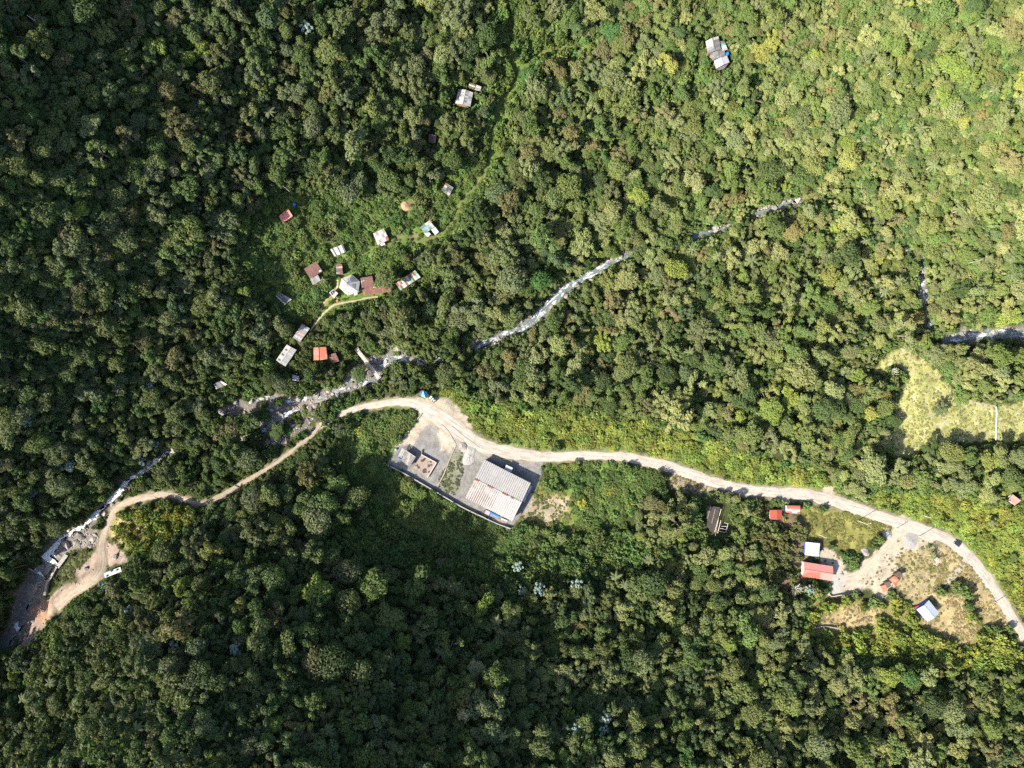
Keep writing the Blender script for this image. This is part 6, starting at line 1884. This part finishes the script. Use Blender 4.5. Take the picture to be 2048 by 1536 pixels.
# a bare tree at the homestead and dead stems on the dark slope
def bare_tree(label, px, py, h, spread, name='bare_tree'):
    x, y, z = [float(v) for v in ray(px, py, gz, h * .8)]
    t = thing(name, label, 'tree', (x, y, float(gz(x, y))))
    rr = random.Random(int(px)); MB().tube([(0, 0, -.5), (.1, 0, h * .35), (0, .1, h * .6)], [.3, .22, .14], 7).build('trunk', M_palebark, t)
    for k in range(16):
        a = k * 2.399; q = spread * rr.uniform(.5, 1.0)
        p0 = Vector((0, 0, h * rr.uniform(.35, .6))); p1 = Vector((math.cos(a) * q * .5, math.sin(a) * q * .5, h * rr.uniform(.65, .8))); p2 = Vector((math.cos(a + .2) * q, math.sin(a + .2) * q, h * rr.uniform(.8, 1.0)))
        mb = MB().tube([p0, p1, p2], [.12, .08, .04], 5)
        mb.tube([p1, p1.lerp(p2, .6) + Vector((rr.uniform(-1, 1), rr.uniform(-1, 1), .3))], [.06, .03], 4)
        mb.build('branch', M_palebark, t)
bare_tree('leafless pale tree left of the long red building', 1594, 1178, 7.5, 3.6)
bare_tree('bare grey branches in scrub right of the red hut row', 1872, 1122, 4.0, 2.2)
bare_tree('thin leafless tree above the rocky pasture edge', 1788, 742, 5.0, 2.2)
for lb, px, py, h in (('pale dead stem leaning in the dark upper left corner', 43, 22, 14), ('pale dead stem on the dark left slope', 80, 414, 15), ('second dead stem on the dark left slope, nearer the edge', 34, 440, 14), ('dead stem beside the salmon-red hut clearing', 566, 372, 11), ('dead standing stem in the lower middle forest', 1115, 1216, 12)):
    x, y, z = [float(v) for v in ray(px, py, gz, h)]
    t = thing('dead_tree', lb, 'tree', (x, y, float(gz(x, y))))
    MB().tube([(0, 0, -.5), (.15, .1, h * .5), (0, 0, h)], [.28, .2, .1], 7).build('trunk', M_palebark, t)
    MB().tube([(.1, .05, h * .7), (1.0, .6, h * .85)], [.1, .04], 5).build('branch', M_palebark, t)

# ------------------------------------------------------------------ undergrowth and scrub: nobody could count it
cells = []
N_TRY = 130000
r2 = np.random.default_rng(12)
sxp = r2.uniform(-290, 2238, N_TRY); syp = r2.uniform(-200, 1700, N_TRY)
pr = look(shrubp, sxp, syp)
dens = np.where(pr >= .8, 1.0, pr * .62)
keep = r2.random(N_TRY) < dens
hardhit = look(hard, sxp, syp) & (pr < .3) & (r2.random(N_TRY) > .3)
keep &= ~hardhit
sxp, syp, pr = sxp[keep], syp[keep], pr[keep]
zn = look(zone, sxp, syp)
sr = np.where(pr >= .8, r2.gamma(5, .30, len(sxp)), np.where(pr < .3, r2.uniform(.35, .9, len(sxp)), r2.uniform(1.3, 3.3, len(sxp))))
sr = np.clip(sr, .35, 3.2)
room = np.minimum(look(d_clear, sxp, syp) * PXM * .92, look(d_hard, sxp, syp) * PXM * 1.15 + .55)
sr = np.clip(np.minimum(sr, room), .3, 3.4)
SX, SY, SZ = ray(sxp, syp, gz, sr * .5)
bz = gz(SX, SY)
pt = np.zeros((len(SX), 3))
cl = fbm(sxp / 40, syp / 40, 71, 3)
base_t = {0: (.100, .150, .042), 1: (.185, .225, .045), 2: (.104, .152, .038), 3: (.096, .148, .036), 4: (.110, .130, .045)}
for z in base_t:
    m = zn == z; pt[m] = base_t[z]
vary = r2.uniform(.6, 1.3, len(SX)) * (.72 + .56 * fbm(sxp / 12, syp / 12, 73, 2)); hue = (cl - .5) * .5 + r2.normal(size=len(SX)) * .07
pt *= vary[:, None]; pt[:, 0] *= 1 + np.clip(hue, -.28, .28)
yel = (r2.random(len(SX)) < .015) & (zn > 0); pt[yel] = np.array((.24, .24, .035)) * vary[yel][:, None]
scatter('undergrowth', shrub_col, np.stack([SX, SY, bz], 1), np.stack([SX * 0, SX * 0, r2.uniform(0, 6.283, len(SX))], 1), np.stack([sr, sr, sr * np.where(pr >= .8, r2.uniform(.5, .95, len(SX)), np.where(pr < .3, r2.uniform(.5, .9, len(SX)), r2.uniform(1.0, 2.0, len(SX))))], 1), pt, r2.integers(0, NS, len(SX)),
        'bright low scrub and undergrowth between the trees', 'undergrowth')
print('shrubs', len(SX))

# ------------------------------------------------------------------ tufted grass on the pasture, lawns and dry terraces
r4 = np.random.default_rng(33)
TX = []; TY = []; TT = []
for P, n, col in ((FIELD, 1500, (.25, .255, .095)), (GRASS_N, 1200, (.165, .165, .050)), (DRYSTRIP, 700, (.24, .205, .095)), (YARD2, 500, (.24, .20, .10)), (TERR, 260, (.24, .195, .10)), (SCRUB_K, 450, (.21, .19, .080)), (YARD, 130, (.20, .18, .075)), (HALLG, 500, (.15, .17, .05)), (LOTGREEN, 260, (.13, .14, .07)), (SCRUB_G, 500, (.18, .165, .06)), (BANK, 200, (.19, .17, .07)), (DAMGRASS, 300, (.10, .11, .04))):
    q = np.array(P)[:, :2]
    x_ = r4.uniform(q[:, 0].min(), q[:, 0].max(), n * 3); y_ = r4.uniform(q[:, 1].min(), q[:, 1].max(), n * 3)
    wx_ = x_ + (fbm(x_ / 20, y_ / 20, 41, 2) - .5) * 16; wy_ = y_ + (fbm(x_ / 20, y_ / 20, 43, 2) - .5) * 16
    m = in_poly(wx_, wy_, P) & (fbm(x_ / 14, y_ / 14, 45, 3) > .40) & ~look(keepclear, x_, y_)
    x_, y_ = x_[m][:n], y_[m][:n]
    TX.append(x_); TY.append(y_); TT.append(np.array(col) * r4.uniform(.7, 1.3, (len(x_), 1)) * np.array((1, 1, 1)) * (1 + r4.normal(size=(len(x_), 3)) * .06))
TX, TY, TT = np.concatenate(TX), np.concatenate(TY), np.concatenate(TT)
ts = r4.uniform(.25, .75, len(TX))
gx_, gy_, gz_ = ray(TX, TY, gz)
scatter('grass', shrub_col, np.stack([gx_, gy_, gz_ - .06], 1), np.stack([TX * 0, TX * 0, r4.uniform(0, 6.28, len(TX))], 1), np.stack([ts, ts, ts * r4.uniform(.35, .7, len(TX))], 1), np.clip(TT, .02, .5), r4.integers(0, NS, len(TX)), 'rough tufted grass on the pasture, lawns and dry banks', 'grass')

# ------------------------------------------------------------------ stones in the river
r3 = np.random.default_rng(21)
cand = []
BX, BY = r3.uniform(10, 2040, 90000), r3.uniform(380, 1300, 90000)
rp = line_px(L_river); d, wd = seg_near(mgx, mgy, rp, 40)
dd = look(d, BX, BY); ww = look(wd, BX, BY)
pol = np.zeros(len(BX))
for P, s in ((BEDA, .8), (DAMROCK, 1.0), (DAMD, .14), (DAMPIT, .30)): pol = np.maximum(pol, in_poly(BX, BY, P) * s)
pol = np.maximum(pol, np.where(dd < ww * .5 + 5, .35, 0) + np.where((dd > ww * .28) & (dd < ww * .5 + 5), .6, 0))
for L in (L_road, L_track):
    q, qw = seg_near(mgx, mgy, line_px(L), 30); pol[look(q, BX, BY) < look(qw, BX, BY) * .5 + 1] = 0
for q in FOOT: pol[in_poly(BX, BY, [tuple(p[:2]) for p in q])] = 0
k = r3.random(len(BX)) < pol
BX, BY = BX[k], BY[k]
BR = np.clip(r3.lognormal(-1.0, .6, len(BX)), .14, 1.9)
x, y, z = ray(BX, BY, gz)
wz = np.maximum(gz(x, y), -99)
# stones standing in the water rise above its surface
dr, wr, zr = [look(a, BX, BY) for a in seg_near(mgx, mgy, np.concatenate([rp, L_river[:, 3:4]], 1), 40)]
inw = dr < wr * .5
z = np.where(inw, np.maximum(z, zr - BR * .35), z)
big = np.argsort(-BR)[:200]
mask = np.ones(len(BX), bool); mask[big] = False
BL = []
for j in big:
    o = link('boulder', ROCKS[j % 6]); o.location = (float(x[j]), float(y[j]), float(z[j]) + BR[j] * .1); o.rotation_euler = (0, 0, random.uniform(0, 6)); o.scale = [float(BR[j] * 1.25)] * 3
    tag(o, '%s %s boulder %s' % ('huge' if BR[j] > 1.5 else 'large' if BR[j] > 1.1 else 'smaller', 'grey' if j % 6 % 3 else 'pinkish', where(BX[j], BY[j])), 'boulder', 'boulders along the stream'); BL.append((o, BX[j], BY[j]))
settle(BL)
sel = np.nonzero(mask)[0][:14000]
scatter('river_stones', rock_col, np.stack([x, y, z], 1)[sel], np.stack([sel * 0, sel * 0, r3.uniform(0, 6.28, len(sel))], 1), np.repeat(BR[sel][:, None], 3, 1), np.ones((len(sel), 3)), r3.integers(0, 6, len(sel)), 'loose stones and cobbles lining the stream bed', 'stones')
print('stones', len(sel))
